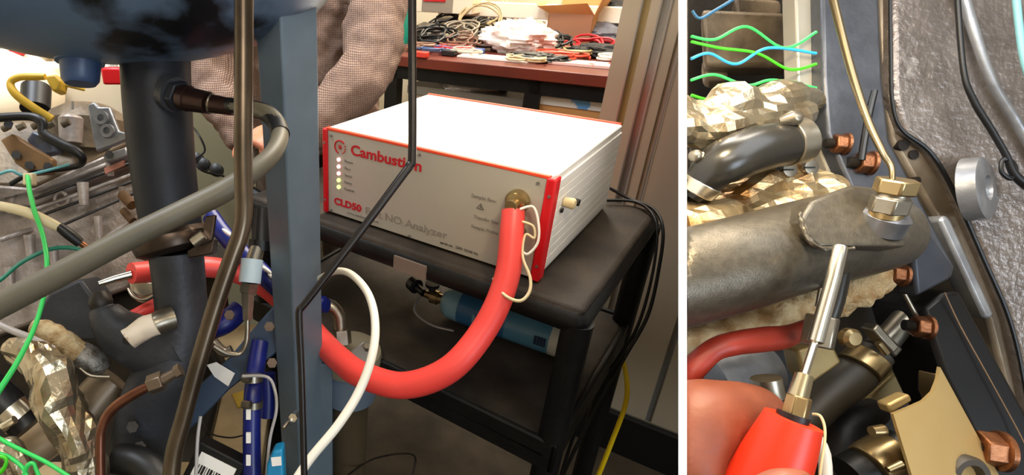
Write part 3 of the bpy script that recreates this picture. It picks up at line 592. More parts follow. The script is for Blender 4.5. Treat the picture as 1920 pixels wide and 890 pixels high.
# ------------------------------------------------------------ red hose tail, blue hoses and fittings
hose('red_hose', [(240, 598, 1.02, 12), (275, 580, 1.03, 13), (310, 565, 1.06, 14), (360, 545, 1.12, 14)], M_hose, 'short red hose slanting up behind the base of the exhaust pipe', 'hose')
bh = thing('blue_hose', 'dark blue silicone hose with white print slanting down behind the steel pipe', 'hose')
MB().tube([(395, 405, 1.12, 17), (425, 445, 1.1, 17), (470, 490, 1.08, 18), (510, 530, 1.06, 18), (545, 560, 1.08, 18), (580, 568, 1.1, 16), (612, 572, 1.08, 14)], 18, 6).obj('sleeve', M_blue, bh)
for x, y in ((426, 436), (500, 506), (512, 520)): MB().ell(P(x, y, 1.045+ (.02 if x < 450 else 0)), .006, .012, .004, (RT, (RT*.7-UPV*.7), VIEW), 12, 8).obj('print_mark', M_paper, bh)
bc = thing('blue_coolant_hose', 'upright dark blue hose with two hose clamps at the bottom centre', 'hose')
MB().tube([(488, 640, 1.05, 16), (480, 690, 1.03, 17), (474, 740, 1.0, 17), (472, 820, .99, 17), (474, 940, .98, 18)], 20, 5).obj('sleeve', M_blue, bc)
for y, t_ in ((708, 19.5), (757, 19.5)):
    c_ = MB().tube([(474, y-6, .995, t_), (474, y+6, .995, t_)], 24, 0).obj('hose_clamp', M_steel, bc)
    MB().cyl(P(455, y, .97), P(470, y+2, .965), .007, None, 10).obj('clamp_screw', M_steel, c_)
for y in (776, 820, 862): MB().box(P(466, y, .972), RT*.004, UPV*.009, VIEW*.002).obj('print_mark', M_paper, bc)
hose('blue_elbow_hose', [(345, 600, 1.1, 20), (380, 615, 1.1, 22), (420, 605, 1.1, 22), (450, 580, 1.12, 20)], M_blue, 'short thick blue hose section behind the lower exhaust pipe', 'hose')
hose('blue_spare_hose', [(500, 700, 1.15, 17), (502, 740, 1.15, 17), (500, 780, 1.15, 17)], M_blue, 'second upright blue hose piece behind the clamped blue hose', 'hose')
sn = thing('pressure_transducer', 'silver pressure transducer with pale label and black plug beside the steel pipe', 'sensor')
MB().tube([(493, 392, .99, 17), (490, 460, .98, 19)], 20, 0).obj('plug', M_blk, sn); MB().tube([(490, 450, .98, 23), (488, 468, .98, 23)], 24, 0).obj('plug_collar', M_blk, sn)
MB().tube([(482, 466, .97, 14), (475, 490, .96, 16)], 20, 0).obj('neck', M_chrome, sn)
MB().tube([(473, 486, .96, 21), (468, 530, .955, 21)], 28, 0).obj('label_sleeve', mat('pale_label', '#b9cbd6', rough=.4), sn)
MB().tube([(468, 530, .955, 18), (465, 548, .955, 18), (465, 549, .955, 14), (464, 600, .95, 10)], 6, 0).obj('stem', M_steel, sn)
hose('capillary_pipe', [(464, 595, .95, 5), (462, 640, .95, 5), (450, 662, .95, 5), (425, 662, .94, 5), (400, 648, .93, 5)], M_steel, 'thin steel capillary pipe curving left below the pressure transducer', 'pipe')
hose('white_cable_tie', [(455, 705, .96, 3), (500, 706, .95, 3), (515, 730, .95, 3), (518, 770, .95, 3), (505, 830, .95, 3), (497, 940, .95, 3)], mat('tie_grey', '#a9a6a5', rough=.4), 'thin pale grey cable hanging from the clamp of the blue hose', 'cable')
hose('thin_white_cable', [(376, 780, .95, 3.5), (370, 830, .94, 3.5), (366, 940, .93, 3.5)], mat('tie_grey', ''), 'short pale cable standing upright at the bottom beside the steel pipe', 'cable')
hose('thin_wire', [(377, 786, 1.05, 1.6), (395, 812, 1.06, 1.6), (430, 820, 1.08, 1.6), (455, 816, 1.08, 1.6)], M_dark, 'thin dark wire sagging above the tan base plate', 'wire')
br = tag(MB().plate([(545, 572, 1.05), (518, 568, 1.05), (480, 610, 1.05), (430, 670, 1.05), (360, 735, 1.05), (290, 800, 1.05), (300, 830, 1.05), (350, 812, 1.05), (430, 730, 1.05), (520, 660, 1.05), (545, 632, 1.05)], .03).obj('diagonal_brace', mat('brace_blue', '#32435a', '#2b394c', 10, .45), bevel=.003), 'dark blue diagonal brace plate running from the post down to the left', 'bracket')
tag(MB().plate([(388, 684, 1.04), (405, 679, 1.03), (440, 700, 1.035), (428, 724, 1.04), (402, 706, 1.04)], .002).obj('paper_tag', M_paper), 'small crumpled white paper tag stuck to the diagonal brace', 'tag')
tp = thing('base_plate', 'tan engine test base plate with slots below the diagonal brace', 'base plate')
MB().box((-.42, 1.0, .36), Vector((.26, 0, 0)), Vector((0, .32, 0)), Z*.02).obj('plate', M_tan, tp, bevel=.003)
for i in range(3):
    a_ = Vector((-.30+i*.07, .84-i*.03, .384)); MB().box(a_, Vector((.10, -.07, 0)), Vector((.004, .006, 0)), Z*.003).obj('slot', M_blk, tp)
for x in (-.64, -.2):
    for y in (.72, 1.28): MB().box((x, y, .17), RT*.02, Vector((0, .02, 0)), Z*.17).obj('leg', M_dark, tp)
tag(MB().box(Vector((-.215, 1.02, .384)), Vector((.028, .012, 0)), Vector((-.01, .02, 0)), Z*.003).obj('yellow_key', M_yel), 'small yellow metal tag lying on the tan base plate', 'tag')
bb = thing('barcode_box', 'black box with a white printed label at the bottom edge below the brace', 'box')
bq = P(398, 888, .97); bxd = (RT*.9-UPV*.45).normalized(); byd = (RT*.45+UPV*.9).normalized()
MB().box(bq+VIEW*.03, bxd*.045, byd*.035, VIEW*.02).obj('case', M_black, bb, bevel=.003)
MB().box(bq+VIEW*.0095, bxd*.034, byd*.022, VIEW*.0012).obj('label', M_paper, bb)
for i in range(12):
    MB().box(bq-VIEW*-.0078+bxd*(-.027+i*.0048)-byd*.006, bxd*(.0007+.0007*(i % 3)), byd*.008, VIEW*.0006).obj('barcode_bar', M_blk, bb)
tq = thing('blue_connector', 'bright blue plastic connector with white sticker at the bottom beside the post', 'connector')
MB().plate([(500, 872), (512, 846), (530, 842), (534, 930), (498, 930)], .04, .93).obj('body', mat('cyan_plastic', '#1683b4', rough=.4), tq, bevel=.004)
MB().plate([(508, 858), (527, 856), (528, 872), (510, 874)], .002, .927).obj('sticker', M_paper, tq)
# ------------------------------------------------------------ white tube and filter canister right of the post
hose('white_tube', [(535, 930, .66, 9), (580, 862, .67, 9), (635, 795, .68, 9), (675, 730, .69, 9), (699, 660, .70, 8.5), (703, 600, .72, 8), (690, 550, .75, 7.5), (660, 515, .8, 7), (630, 508, .86, 6.5), (600, 522, .93, 6)], M_whiteT, 'white plastic tube arching from the bottom edge up behind the post', 'tube', 16)
fc = thing('filter_canister', 'silver filter canister with glass bowl on a blue grey bracket beside the post', 'filter')
MB().lathe(P(655, 655, 1.14), -Z, [(0, .061), (.0, .064), (.012, .066), (.03, .064), (.032, .058)], 36).obj('lid', mat('canister_cream', '#b5a98c', rough=.35, metal=.5), fc)
MB().lathe(P(655, 655, 1.14)-Z*.032, -Z, [(0, .058), (.03, .062), (.08, .058), (.1, .04), (.106, .0)], 36).obj('bowl', mat('canister_blue_grey', '#8091a6', rough=.25, metal=.4), fc)
MB().lathe(P(655, 655, 1.14)-Z*.12, -Z, [(0, .03), (.0, .042), (.2, .040), (.42, .04)], 36).obj('lower_sleeve', mat('smoked_tube', '#4c4130', rough=.3), fc)
MB().box(P(612, 720, 1.12)-Z*.09, RT*.012, Vector((0, .05, 0)), Z*.18).obj('bracket', M_steelblue, fc, bevel=.002)
el = MB().tube([(603, 570, 1.12, 14), (622, 575, 1.12, 13), (636, 592, 1.12, 12), (638, 615, 1.12, 12), (640, 640, 1.12, 12)], 16, 5).obj('elbow_fitting', M_steel, fc)
MB().tube([(599, 570, 1.12, 17), (611, 571, 1.12, 16)], 16, 0).obj('blue_collar', M_blue, el)
MB().hexa(P(638, 618, 1.115), P(640, 644, 1.115), .021).obj('hex_nut', M_steel, fc)
MB().plate([(650, 664), (682, 640), (702, 646), (700, 668), (668, 690)], .006, 1.08).obj('lid_tab', M_alu, fc, bevel=.002)
MB().cyl(P(688, 648, 1.07), P(688, 655, 1.085), .006, None, 6).obj('lid_screw', M_steel, fc)
hose('floor_wire', [(640, 900, 1.15, 2), (700, 860, 1.3, 2), (775, 852, 1.5, 2), (770, 900, 1.5, 2)], M_dark, 'thin bent rod lying near the floor below the filter canister', 'rod')
# ------------------------------------------------------------ engine at the left
en = thing('engine', 'grey brown cast aluminium engine filling the left side behind the hoses', 'engine')
MB().plate([(-90, 395, 1.08), (60, 378, 1.08), (262, 298, 1.12), (290, 470, 1.12), (240, 540, 1.1), (-90, 660, 1.06)], .22).obj('cylinder_block', M_cast, en, bevel=.006)
MB().plate([(-90, 340, 1.03), (62, 352, 1.03), (150, 310, 1.05), (250, 268, 1.08), (264, 300, 1.09), (62, 384, 1.04), (-90, 400, 1.03)], .26).obj('cylinder_head', M_cast, en, bevel=.005)
MB().plate([(-90, 235, 1.08), (40, 225, 1.1), (190, 240, 1.12), (250, 262, 1.12), (150, 312, 1.06), (62, 352, 1.04), (-90, 345, 1.04)], .2).obj('cam_cover', M_cast2, en, bevel=.008)
for a_, b_ in (((66, 372), (256, 302)), ((66, 408), (262, 335)), ((110, 425), (262, 358))):
    MB().tube([(*a_, 1.035, 3), (*b_, 1.075, 3)], 8, 0).obj('casting_rib', M_dark, en)
for a_, b_, r_ in (((70, 356), (258, 288), 5), ((68, 392), (262, 322), 4), ((160, 470), (262, 405), 5), ((0, 450), (60, 430), 5)):
    MB().tube([(*a_, 1.04, r_), (*b_, 1.08, r_)], 10, 0).obj('flange_bead', M_cast, en)
for x, y0, y1, r_ in ((155, 342, 385, 12), (184, 405, 452, 9), (55, 440, 480, 12), (22, 360, 400, 14), (205, 300, 330, 8), (228, 350, 392, 7), (100, 460, 500, 10), (18, 500, 545, 11)):
    MB().tube([(x, y0, 1.05, r_), (x+3, y1, 1.05, r_*.8)], 14, 0).obj('bolt_boss', M_cast, en)
MB().sweep([P(115+14*math.cos(a*.45)*(1-a*.02), 372+16*math.sin(a*.45)*(1-a*.02), 1.05) for a in range(14)], [.004]*14, 8).obj('lifting_eye', M_cast, en)
MB().plate([(195, 315), (232, 300), (232, 310), (197, 326)], .006, 1.03).obj('paint_mark', mat('pink_mark', '#b77a66', rough=.6), en)
MB().lathe(P(165, 250, 1.15), UPV, [(-.04, .085), (.02, .085), (.04, .07), (.055, .045), (.058, 0)], 36).obj('pump_housing', M_cast2, en)
c_ = MB().lathe(P(133, 258, 1.05), UPV, [(-.01, .02), (.035, .022), (.04, .018), (.045, 0)]).obj('oil_filler', M_cast, en)
MB().tube([(136, 205, 1.05, 3), (136, 190, 1.05, 3)], 8, 0).obj('oil_filler_pin', M_alu, c_)
bp_ = MB().plate([(163, 197), (176, 190), (184, 200), (205, 200), (222, 245), (236, 248), (238, 262), (180, 284), (174, 262)], .015, 1.0).obj('sensor_plate', M_castL, en, bevel=.003)
for x, y in ((192, 222), (203, 246)):
    MB().lathe(P(x, y, 1.0), -VIEW, [(0, .013), (.008, .012), (.008, .006), (.002, .006)]).obj('plate_boss', M_castL, bp_)
MB().plate([(190, 290), (235, 275), (242, 292), (200, 306)], .03, 1.02).obj('rail_pad', M_castL, en, bevel=.004)
MB().plate([(0, 262), (22, 250), (60, 275), (98, 298), (96, 325), (60, 328), (28, 306)], .02, 1.0).obj('heat_shield', mat('tan_shield', '#8a6b49', '#75593b', 14, .5, metal=.4), en, bevel=.003)
MB().plate([(48, 262), (60, 245), (95, 258), (104, 285), (72, 292)], .03, 1.02).obj('injector_block', mat('blue_grey_alloy', '#5f6472', '#464a56', 20, .4, metal=.5), en, bevel=.004)
MB().plate([(90, 550), (150, 522), (178, 560), (185, 640), (110, 640), (60, 600)], .08, .98).obj('gear_cover', M_pipe2, en, bevel=.006)
for i in range(5):
    MB().tube([(5+i*28, 242-i*2, 1.0, 7), (18+i*28, 236-i*2, 1.0, 7)], 12, 0).obj('pipe_union', M_steel if i % 2 else M_cast2, en)
for x, y in ((30, 290), (55, 310), (74, 262), (90, 312), (205, 290), (16, 232)):
    MB().hexa(P(x, y, .985), P(x, y, 1.0), .008).obj('bolt', M_dark, en)
MB().plate([(-90, 640), (240, 540), (360, 560), (420, 700), (360, 960), (-90, 960)], .06, 1.16).obj('sump', M_dark, en, bevel=.01)
for x, y, r_ in ((230, 365, 10), (232, 395, 8), (240, 402, 7)): MB().tube([(x, y, 1.02, r_), (x+18, y+20, 1.0, r_)], 12, 0).obj('rusty_lug', mat('rust', '#6a4a25', '#3c2a18', 40, .8), en)
for x in (-.85, -.35): MB().box((x, 1.35, .28), RT*.03, Vector((0, .03, 0)), Z*.28).obj('stand_leg', M_dark, en)
MB().box((-.6, 1.35, .57), RT*.33, Vector((0, .06, 0)), Z*.02).obj('stand_beam', M_dark, en)
# bright equipment behind the engine
wb = thing('white_machine', 'cream rounded machine cover behind the engine under the tank', 'machine')
MB().ell(P(20, 185, 1.55), .12, .2, .13, None, 32, 20).obj('cover', mat('cream_cover', '#e8d9bd', rough=.6), wb)
MB().box(P(160, 190, 1.8), RT*.5, Vector((0, .05, 0)), Z*.12).obj('bench_top', mat('cream_cover', ''), wb, bevel=.01)
MB().box(P(20, 95, 1.8), RT*.2, Vector((0, .05, 0)), Z*.08).obj('panel', mat('warm_clutter', '#c9b79c', '#77603f', 30, .7), wb)
for i, (x, y, s) in enumerate(((32, 92, .02), (212, 142, .028))):
    tag(MB().box(P(x, y, 1.5), RT*s, Vector((0, .01, 0)), Z*s*.8).obj('red_stopper', M_red, bevel=.006), ['small red cap under the tank at the far left edge', 'red cap standing left of the exhaust pipe under the tank'][i], 'cap')
tag(MB().plate([(200, 125), (216, 108), (220, 140), (202, 140)], .02, 1.55).obj('grey_bottle', mat('grey_bottle', '#9a9689', rough=.5), bevel=.005), 'small grey bottle behind the red cap beside the exhaust pipe', 'bottle')
bl_ = tag(MB().tube([(68, 165, 1.35, 30), (66, 205, 1.33, 30)], 20, 0).obj('black_reservoir', M_blk), 'black round reservoir framed by the yellow hose loop', 'reservoir')
yh = thing('yellow_hose', 'yellow hose bent in a loop with a yellow plug at the upper left', 'hose')
MB().tube([(98, 224, 1.0, 8), (60, 200, .99, 8), (28, 175, .98, 8), (20, 155, .98, 8), (36, 145, .98, 7), (65, 144, .98, 7), (85, 144, .98, 6)], 14, 6).obj('sleeve', M_yel, yh)
MB().plate([(82, 142), (104, 138), (114, 152), (110, 170), (98, 172)], .03, .97).obj('plug', M_yel, yh, bevel=.004)
MB().tube([(110, 156, .98, 4), (135, 162, 1.0, 3.5), (158, 168, 1.02, 3)], 8, 4).obj('lead', M_yel, yh)
hose('black_harness', [(-20, 222, .97, 9), (50, 218, .97, 8), (78, 228, .97, 10), (82, 250, .97, 10), (110, 268, .97, 10), (145, 285, .97, 9), (155, 300, .98, 8), (140, 312, 1.0, 6), (60, 325, 1.0, 5), (20, 345, 1.0, 5)], M_blk, 'black wiring harness winding over the engine top', 'harness')
hose('blue_wire', [(-10, 330, .96, 3), (20, 320, .96, 3), (50, 328, .97, 3), (130, 308, .98, 2.5)], mat('teal_wire', '#5f9c9c', rough=.5), 'thin teal wire along the engine top edge', 'wire')
hose('cream_tube', [(-60, 376, .85, 8), (0, 386, .86, 9), (50, 398, .87, 10), (95, 418, .88, 10), (118, 430, .89, 8)], M_creamT, 'cream tube entering a black sleeve in front of the engine', 'tube')
bs_ = thing('black_sleeve_connector', 'black heat-shrink connector at the end of the cream tube', 'connector')
MB().tube([(110, 424, .885, 9), (128, 438, .89, 11), (150, 455, .9, 10)], 16, 3).obj('sleeve', M_blk, bs_); MB().tube([(150, 455, .9, 6), (164, 464, .905, 6)], 12, 0).obj('tip', M_copper, bs_)
hose('green_wire', [(52, 330, .93, 5), (56, 360, .9, 5), (66, 400, .86, 5), (80, 440, .83, 5), (88, 490, .8, 5), (84, 545, .78, 5), (66, 610, .76, 5), (36, 672, .74, 5.5), (5, 722, .73, 6), (-40, 790, .72, 6)], M_green, 'bright green wire hanging over the engine from the harness', 'wire')
hose('dark_green_wire', [(-40, 545, .8, 4), (0, 525, .82, 4), (40, 492, .84, 4), (90, 468, .86, 4), (130, 464, .88, 4), (158, 470, .89, 4)], M_dgreen, 'dark green wire curving behind the bright green wire', 'wire')
tag(MB().box(P(56, 336, .935), RT*.008, UPV*.01, VIEW*.008).obj('wire_connector', M_creamT, bevel=.002), 'small cream connector at the top of the bright green wire', 'connector')
for i, p in enumerate((((-40, 790), (0, 822), (50, 848), (90, 868), (140, 900)), ((-40, 835), (0, 850), (20, 858), (45, 880), (60, 920)), ((40, 930), (48, 880), (62, 868), (70, 885), (90, 930)))):
    hose('green_wire_bundle', [(x, y, .7, 4.5) for x, y in p], M_green, ['thick green wire crossing the bottom left corner', 'green wire curling at the left edge of the bottom corner', 'small green wire loop at the bottom left'][i], 'wire')
hose('green_curl', [(-20, 855, .69, 4), (6, 856, .69, 4), (12, 866, .69, 4), (2, 884, .69, 4), (-20, 890, .69, 4)], mat('lime_wire', '#3fbf10', rough=.4), 'lime green wire curl at the far left bottom edge', 'wire')
hose('grey_tube', [(-40, 590, .84, 7), (20, 618, .83, 7), (60, 634, .83, 7), (100, 655, .84, 8)], mat('pale_grey_tube', '#a39a92', rough=.4), 'pale grey tube pointing at the glass-fibre wrapped pipe', 'tube')
# foil, wraps and pipes at lower left
def crumple(amp, fr, sd=0): return lambda r, i, k, p: r*(1+amp*1.1*(abs(noise.noise(p*fr*.75+Vector((sd, 0, 0))))*1.6-.35+.35*abs(noise.noise(p*fr*2+Vector((0, sd, 0))))))
tag(MB().tube([(20, 655, .84, 22), (60, 668, .83, 34), (90, 700, .82, 44), (112, 760, .81, 52), (140, 820, .8, 46), (155, 870, .8, 38), (160, 950, .8, 36)], 22, 4, fn=crumple(.6, 22)).obj('foil_wrapped_pipe', M_foil, flat=True), 'pipe wrapped in crumpled silver foil with brown scorch marks at the lower left', 'wrapped pipe')
wp = thing('wrapped_elbow', 'cream glass-fibre wrapped pipe with a wire band above the foil', 'wrapped pipe')
MB().tube([(62, 612, .88, 15), (90, 622, .88, 21), (125, 645, .88, 24), (150, 662, .885, 25)], 32, 8, fn=crumple(.18, 60)).obj('wrap', M_wrap, wp)
MB().tube([(148, 660, .885, 25), (172, 676, .89, 27), (188, 690, .9, 24)], 28, 4, fn=crumple(.1, 40)).obj('wire_mesh_sleeve', mat('mesh_grey', '#9a968e', '#625a50', 60, .4, metal=.6, bump=.5), wp)
MB().tube([(150, 690, .86, 3), (170, 704, .86, 3.5), (205, 706, .87, 3.5)], 8, 3).obj('band_wire', M_chrome, wp)
hose('grey_turbo_pipe', [(150, 790, .93, 45), (180, 750, .94, 42), (215, 710, .95, 38)], mat('tan_pipe', '#7b6b56', '#6a5a46', 12, .4, metal=.4), 'tan metal pipe behind the foil wrapped pipe', 'pipe', 28)
hose('beige_pipe', [(15, 880, .9, 36), (55, 845, .9, 38), (100, 815, .91, 36)], mat('beige_pipe', '#a08a6c', '#8c785c', 12, .45, metal=.3), 'beige metal pipe below the clamp at the lower left', 'pipe', 28)
hc_ = thing('clamped_hose', 'black hose stub with a shiny steel hose clamp at the left bottom', 'hose')
MB().tube([(-30, 720, .85, 38), (20, 765, .85, 38), (55, 800, .85, 38)], 28, 3).obj('hose', M_blk, hc_)
MB().tube([(22, 766, .85, 41), (42, 786, .85, 41)], 32, 0).obj('band', M_chrome, hc_); MB().tube([(5, 800, .8, 8), (28, 786, .8, 8)], 12, 0).obj('worm_screw', M_chrome, hc_)
tag(MB().tube([(-30, 850, .78, 36), (20, 850, .78, 28), (45, 900, .78, 30)], 24, 8, fn=crumple(.5, 25, 4)).obj('foil_scrap', M_foil, flat=True), 'small crumpled foil scrap under the green wires in the bottom left corner', 'foil')
ct = thing('copper_pipe', 'bent copper coloured pipe with a brass union nut at the bottom left', 'pipe')
MB().tube([(190, 950, .7, 10), (188, 840, .7, 10), (192, 800, .7, 10), (210, 768, .7, 10), (245, 742, .7, 10), (290, 718, .7, 9)], 18, 6).obj('pipe', M_ctube, ct)
MB().tube([(280, 722, .7, 19), (306, 712, .7, 19)], 6, 0).obj('union_nut', mat('dull_brass', '#77695a', rough=.35, metal=.8), ct, bevel=.001)
MB().tube([(306, 712, .7, 11), (332, 697, .7, 9)], 16, 0).obj('threaded_tail', mat('dull_brass', ''), ct)
MB().tube([(330, 698, .7, 13), (340, 692, .7, 13)], 6, 0).obj('end_nut', mat('dull_brass', ''), ct)
gn = thing('graphite_stub', 'grey stub with a flaky cream coated end sticking out of the exhaust pipe', 'pipe stub')
MB().tube([(325, 595, .84, 22), (300, 603, .83, 22), (284, 610, .825, 20)], 24, 2).obj('stub', M_steel, gn)
MB().tube([(292, 606, .82, 21), (262, 620, .815, 21), (240, 636, .81, 20)], 24, 4, fn=crumple(.2, 60, 2)).obj('coated_end', mat('cream_coat', '#e6d8c4', '#96704a', 30, .7, lo=.55, hi=.65), gn)
MB().lathe(P(239, 637, .80), -VIEW, [(0, .007), (.001, .007)]).obj('bore', M_blk, gn)
fl = thing('swirl_flange', 'bright curved steel flange between the red hose ends', 'flange')
MB().tube([(240, 540, .99, 3), (250, 555, .99, 4), (270, 562, .99, 5), (290, 552, .99, 4)], 12, 5).obj('lip', M_chrome, fl); MB().plate([(240, 525), (292, 528), (288, 552), (262, 560), (244, 545)], .02, 1.0).obj('face', M_chrome, fl, bevel=.003)
for i, (x, y) in enumerate(((248, 800), (262, 838))):
    tag(MB().hexa(P(x, y, .84), P(x+3, y-2, .86), .009).obj('bolt', M_dark), ['dark bolt head on the lower exhaust pipe upper one', 'dark bolt head on the lower exhaust pipe lower one'][i], 'bolt')
hose('black_bottom_hose', [(220, 860, .84, 30), (260, 868, .83, 34), (300, 900, .82, 36), (330, 950, .82, 36)], M_blk, 'thick black hose at the bottom under the exhaust pipe', 'hose', 24)
tag(MB().tube([(302, 806, .9, 4), (318, 794, .9, 5), (335, 782, .9, 4)], 10, 2).obj('clevis_pin', M_chrome), 'small shiny pin at the lower end of the diagonal brace', 'pin')
hose('alloy_pipe', [(400, 640, 1.05, 10), (420, 660, 1.05, 10), (435, 655, 1.05, 9)], M_steel, 'short alloy pipe stub below the blue hoses', 'pipe')
for i, (x, y, lab) in enumerate(((505, 612, 'steel nut on the upper end of the diagonal brace'), (430, 590, 'steel nut beside the short blue hose'), (510, 680, 'steel nut behind the upright blue hose'))):
    tag(MB().hexa(P(x, y, .96), P(x+1, y+1, .975), .009).obj('nut', M_clamp), lab, 'nut')
# ============================================================ right bay: close engine with the probe in a hand
rl = thing('added_lamp', 'small added warm lamp above the right engine', 'lamp')  # lamp added out of view to give this bay warm highlights
lp = P(1500, -330, .34)
MB().lathe(lp+UPV*.02, -UPV, [(0, .015), (.01, .03), (.012, .03)]).obj('shade', M_black, rl)
area('added_warm_light', lp, P(1560, 480, .5), .06, 2.4, (1, .8, .5))
area('cool_side_light', P(2150, -200, .35), P(1800, 300, .6), .25, 1.0, (.85, .92, 1))
RV = (P(1290, 445, 1)-Vector((0, 0, H))).normalized()
re_ = thing('engine_bay', 'dark engine body behind the exhaust pipe in the right bay', 'engine')
MB().plate([(1290, -200), (2150, -200), (2150, 1050), (1290, 1050)], .12, .80, vec=RV).obj('body', M_dark, re_)
for x in (1420, 2000): 
    q = P(x, 1040, .86); MB().box((q.x, q.y, q.z/2), RT*.02, Vector((0, .02, 0)), Z*(q.z/2)).obj('stand_leg', M_dark, re_)
MB().plate([(1290, 640, .70), (1420, 640, .70), (1440, 760, .70), (1380, 900, .70), (1290, 900, .70)], .05, vec=RV).obj('bracket', M_cast2, re_, bevel=.004)
MB().tube([(1330, 720, .64, 70), (1400, 700, .64, 62), (1440, 690, .64, 50)], 32, 4).obj('silver_housing', M_castL, re_)
MB().plate([(1590, 780, .66), (1690, 690, .66), (1720, 715, .66), (1640, 800, .66), (1600, 810, .66)], .02).obj('tan_plate', mat('tan_oily', '#8f7b4d', '#6f5c36', 16, .4, metal=.4), re_, bevel=.003)
MB().plate([(1290, 190, .72), (1520, 190, .72), (1520, 420, .72), (1290, 420, .72)], .05, vec=RV).obj('rear_casting', M_dark, re_, bevel=.004)
for i, (x, y, w_, h_) in enumerate(((1400, 70, 170, 110), (1420, 20, 90, 60), (1340, 130, 50, 40))):
    MB().plate([(x-w_/2, y-h_/2), (x+w_/2, y-h_/2+8), (x+w_/2, y+h_/2), (x-w_/2+6, y+h_/2)], .05, .70+.01*i, vec=RV).obj('brown_casting', M_cast2, re_, bevel=.006)
# main cover casting
cv_ = thing('engine_cover', 'large mottled grey aluminium cover casting at the right side with black gasket', 'cover')
MB().plate([(1672, -80, .60), (2100, -80, .58), (2100, 1000, .58), (1960, 1000, .60), (1925, 740, .60), (1895, 600, .60), (1845, 480, .60), (1785, 345, .60), (1745, 285, .60), (1695, 245, .60), (1676, 180, .60)], .1).obj('casting', M_cover, cv_, bevel=.006)
MB().plate([(1645, -80, .61), (1690, -80, .61), (1690, 200, .61), (1740, 280, .61), (1800, 360, .61), (1860, 480, .61), (1915, 600, .61), (1950, 740, .61), (1960, 940, .61), (1905, 940, .61), (1885, 720, .61), (1855, 600, .61), (1770, 430, .61), (1672, 262, .61), (1660, 180, .61)], .09).obj('rim', M_rim, cv_, bevel=.004)
MB().tube([(1668, -60, .598, 4), (1670, 100, .598, 4), (1673, 190, .598, 4), (1690, 242, .598, 4), (1742, 283, .598, 5), (1783, 348, .598, 5), (1843, 482, .598, 5), (1893, 600, .598, 5), (1922, 730, .598, 4), (1950, 940, .598, 4)], 8, 6).obj('gasket', M_blk, cv_)
MB().plate([(1762, 412), (1775, 402), (1784, 412), (1866, 590), (1856, 600), (1846, 594)], .02, .585).obj('clip_bar', M_castL, cv_, bevel=.003)
MB().tube([(1790, -60, .585, 14), (1850, 130, .585, 12), (1900, 220, .585, 12), (1960, 320, .585, 14)], 16, 6).obj('ridge', M_castL, cv_)
nrm = (-VIEW*.75 + RT*.42 + UPV*.05).normalized(); bc_ = P(1848, 352, .578)
MB().lathe(bc_-nrm*.004, nrm, [(-.01, .033), (.004, .032), (.006, .029), (.0065, .013), (-.006, .011), (-.006, 0)], 40).obj('drain_boss', M_castL, cv_)
for x, y, r_ in ((1692, 272, .006), (1718, 338, .004), (1712, 290, .005)):
    MB().lathe(P(x, y, .609), -VIEW, [(-.01, r_), (.0015, r_)]).obj('rim_hole', M_dark, cv_)
bcb = thing('black_sensor_lead', 'black sensor lead with eyelet running down the right edge of the casting', 'cable')
MB().tube([(1790, -80, .57, 7), (1805, 120, .57, 7), (1824, 185, .57, 8), (1860, 245, .57, 8), (1886, 290, .57, 8), (1905, 330, .57, 10), (1950, 365, .57, 11)], 14, 6).obj('lead', M_blk, bcb)
MB().tube([(1880, 300, .57, 5), (1878, 322, .57, 5), (1895, 334, .57, 5), (1905, 318, .57, 5), (1897, 303, .57, 5)], 10, 6, closed=True).obj('eyelet', M_blk, bcb)
tag(MB().tube([(1900, -60, .56, 9), (1912, 60, .56, 9), (1925, 130, .56, 9), (1960, 220, .56, 9)], 12, 5).obj('pale_blue_hose', mat('pale_teal', '#7fb3b5', rough=.4)), 'pale teal hose at the upper right corner', 'hose')
# flange and strips
fs_ = thing('flange_plate', 'grey steel flange plate carrying the exhaust pipe with copper coloured nuts', 'flange')
MB().plate([(1540, -80, .60), (1645, -80, .60), (1655, 150, .59), (1668, 262, .585), (1792, 500, .57), (1786, 520, .57), (1718, 556, .57), (1690, 520, .57), (1600, 360, .585), (1553, 250, .59), (1545, 150, .595)], .022).obj('plate', M_coatP, fs_, bevel=.003)
MB().plate([(1696, 392, .548), (1722, 405, .548), (1790, 500, .55), (1782, 524, .55), (1720, 556, .55), (1712, 470, .548)], .02).obj('lug', mat('lug_grey', '#4a4d55', '#3c3e45', 20, .4, metal=.5), fs_, bevel=.003)
MB().plate([(1490, -80, .615), (1545, -80, .615), (1552, 185, .61), (1608, 350, .60), (1572, 370, .60), (1497, 185, .61)], .02).obj('gasket_strip', mat('cream_strip', '#b9ae98', '#9d9a90', 8, .35, metal=.4), fs_, bevel=.002)
def nut(x, y, d, r, label, ang=(-1.0, .1), dark=False):
    t = thing('copper_nut', label, 'nut', 'copper coloured nuts'); axn = (RT*ang[0]+VIEW*.28+UPV*ang[1]).normalized(); p = P(x, y, d); R_ = px(r, d)
    MB().lathe(p, axn, [(0, R_*1.1), (R_*.22, R_*1.08), (R_*.3, R_*.95)]).obj('flange', M_copper, t)
    MB().hexa(p+axn*R_*.2, p+axn*R_*1.15, R_*.98).obj('hexagon', M_copper, t, bevel=.0012)
    s_ = MB(); n_ = 7
    for k in range(n_): s_.lathe(p+axn*R_*(1.15+k*.1), axn, [(0, R_*.44), (R_*.05, R_*.5), (R_*.1, R_*.44)], 16)
    s_.obj('stud', M_dark, t)
nut(1588, 270, .585, 19, 'topmost copper coloured nut on the grey flange beside the cream strip')
nut(1636, 306, .58, 21, 'second copper coloured nut just left of the brass union nut')
nut(1696, 516, .56, 20, 'copper coloured nut below the flange lug near the fibre wrap')
nut(1742, 614, .56, 21, 'copper coloured nut above the tan plate left of the dark beam')
nut(1880, 846, .52, 34, 'largest copper coloured nut at the bottom right corner on the dark beam')
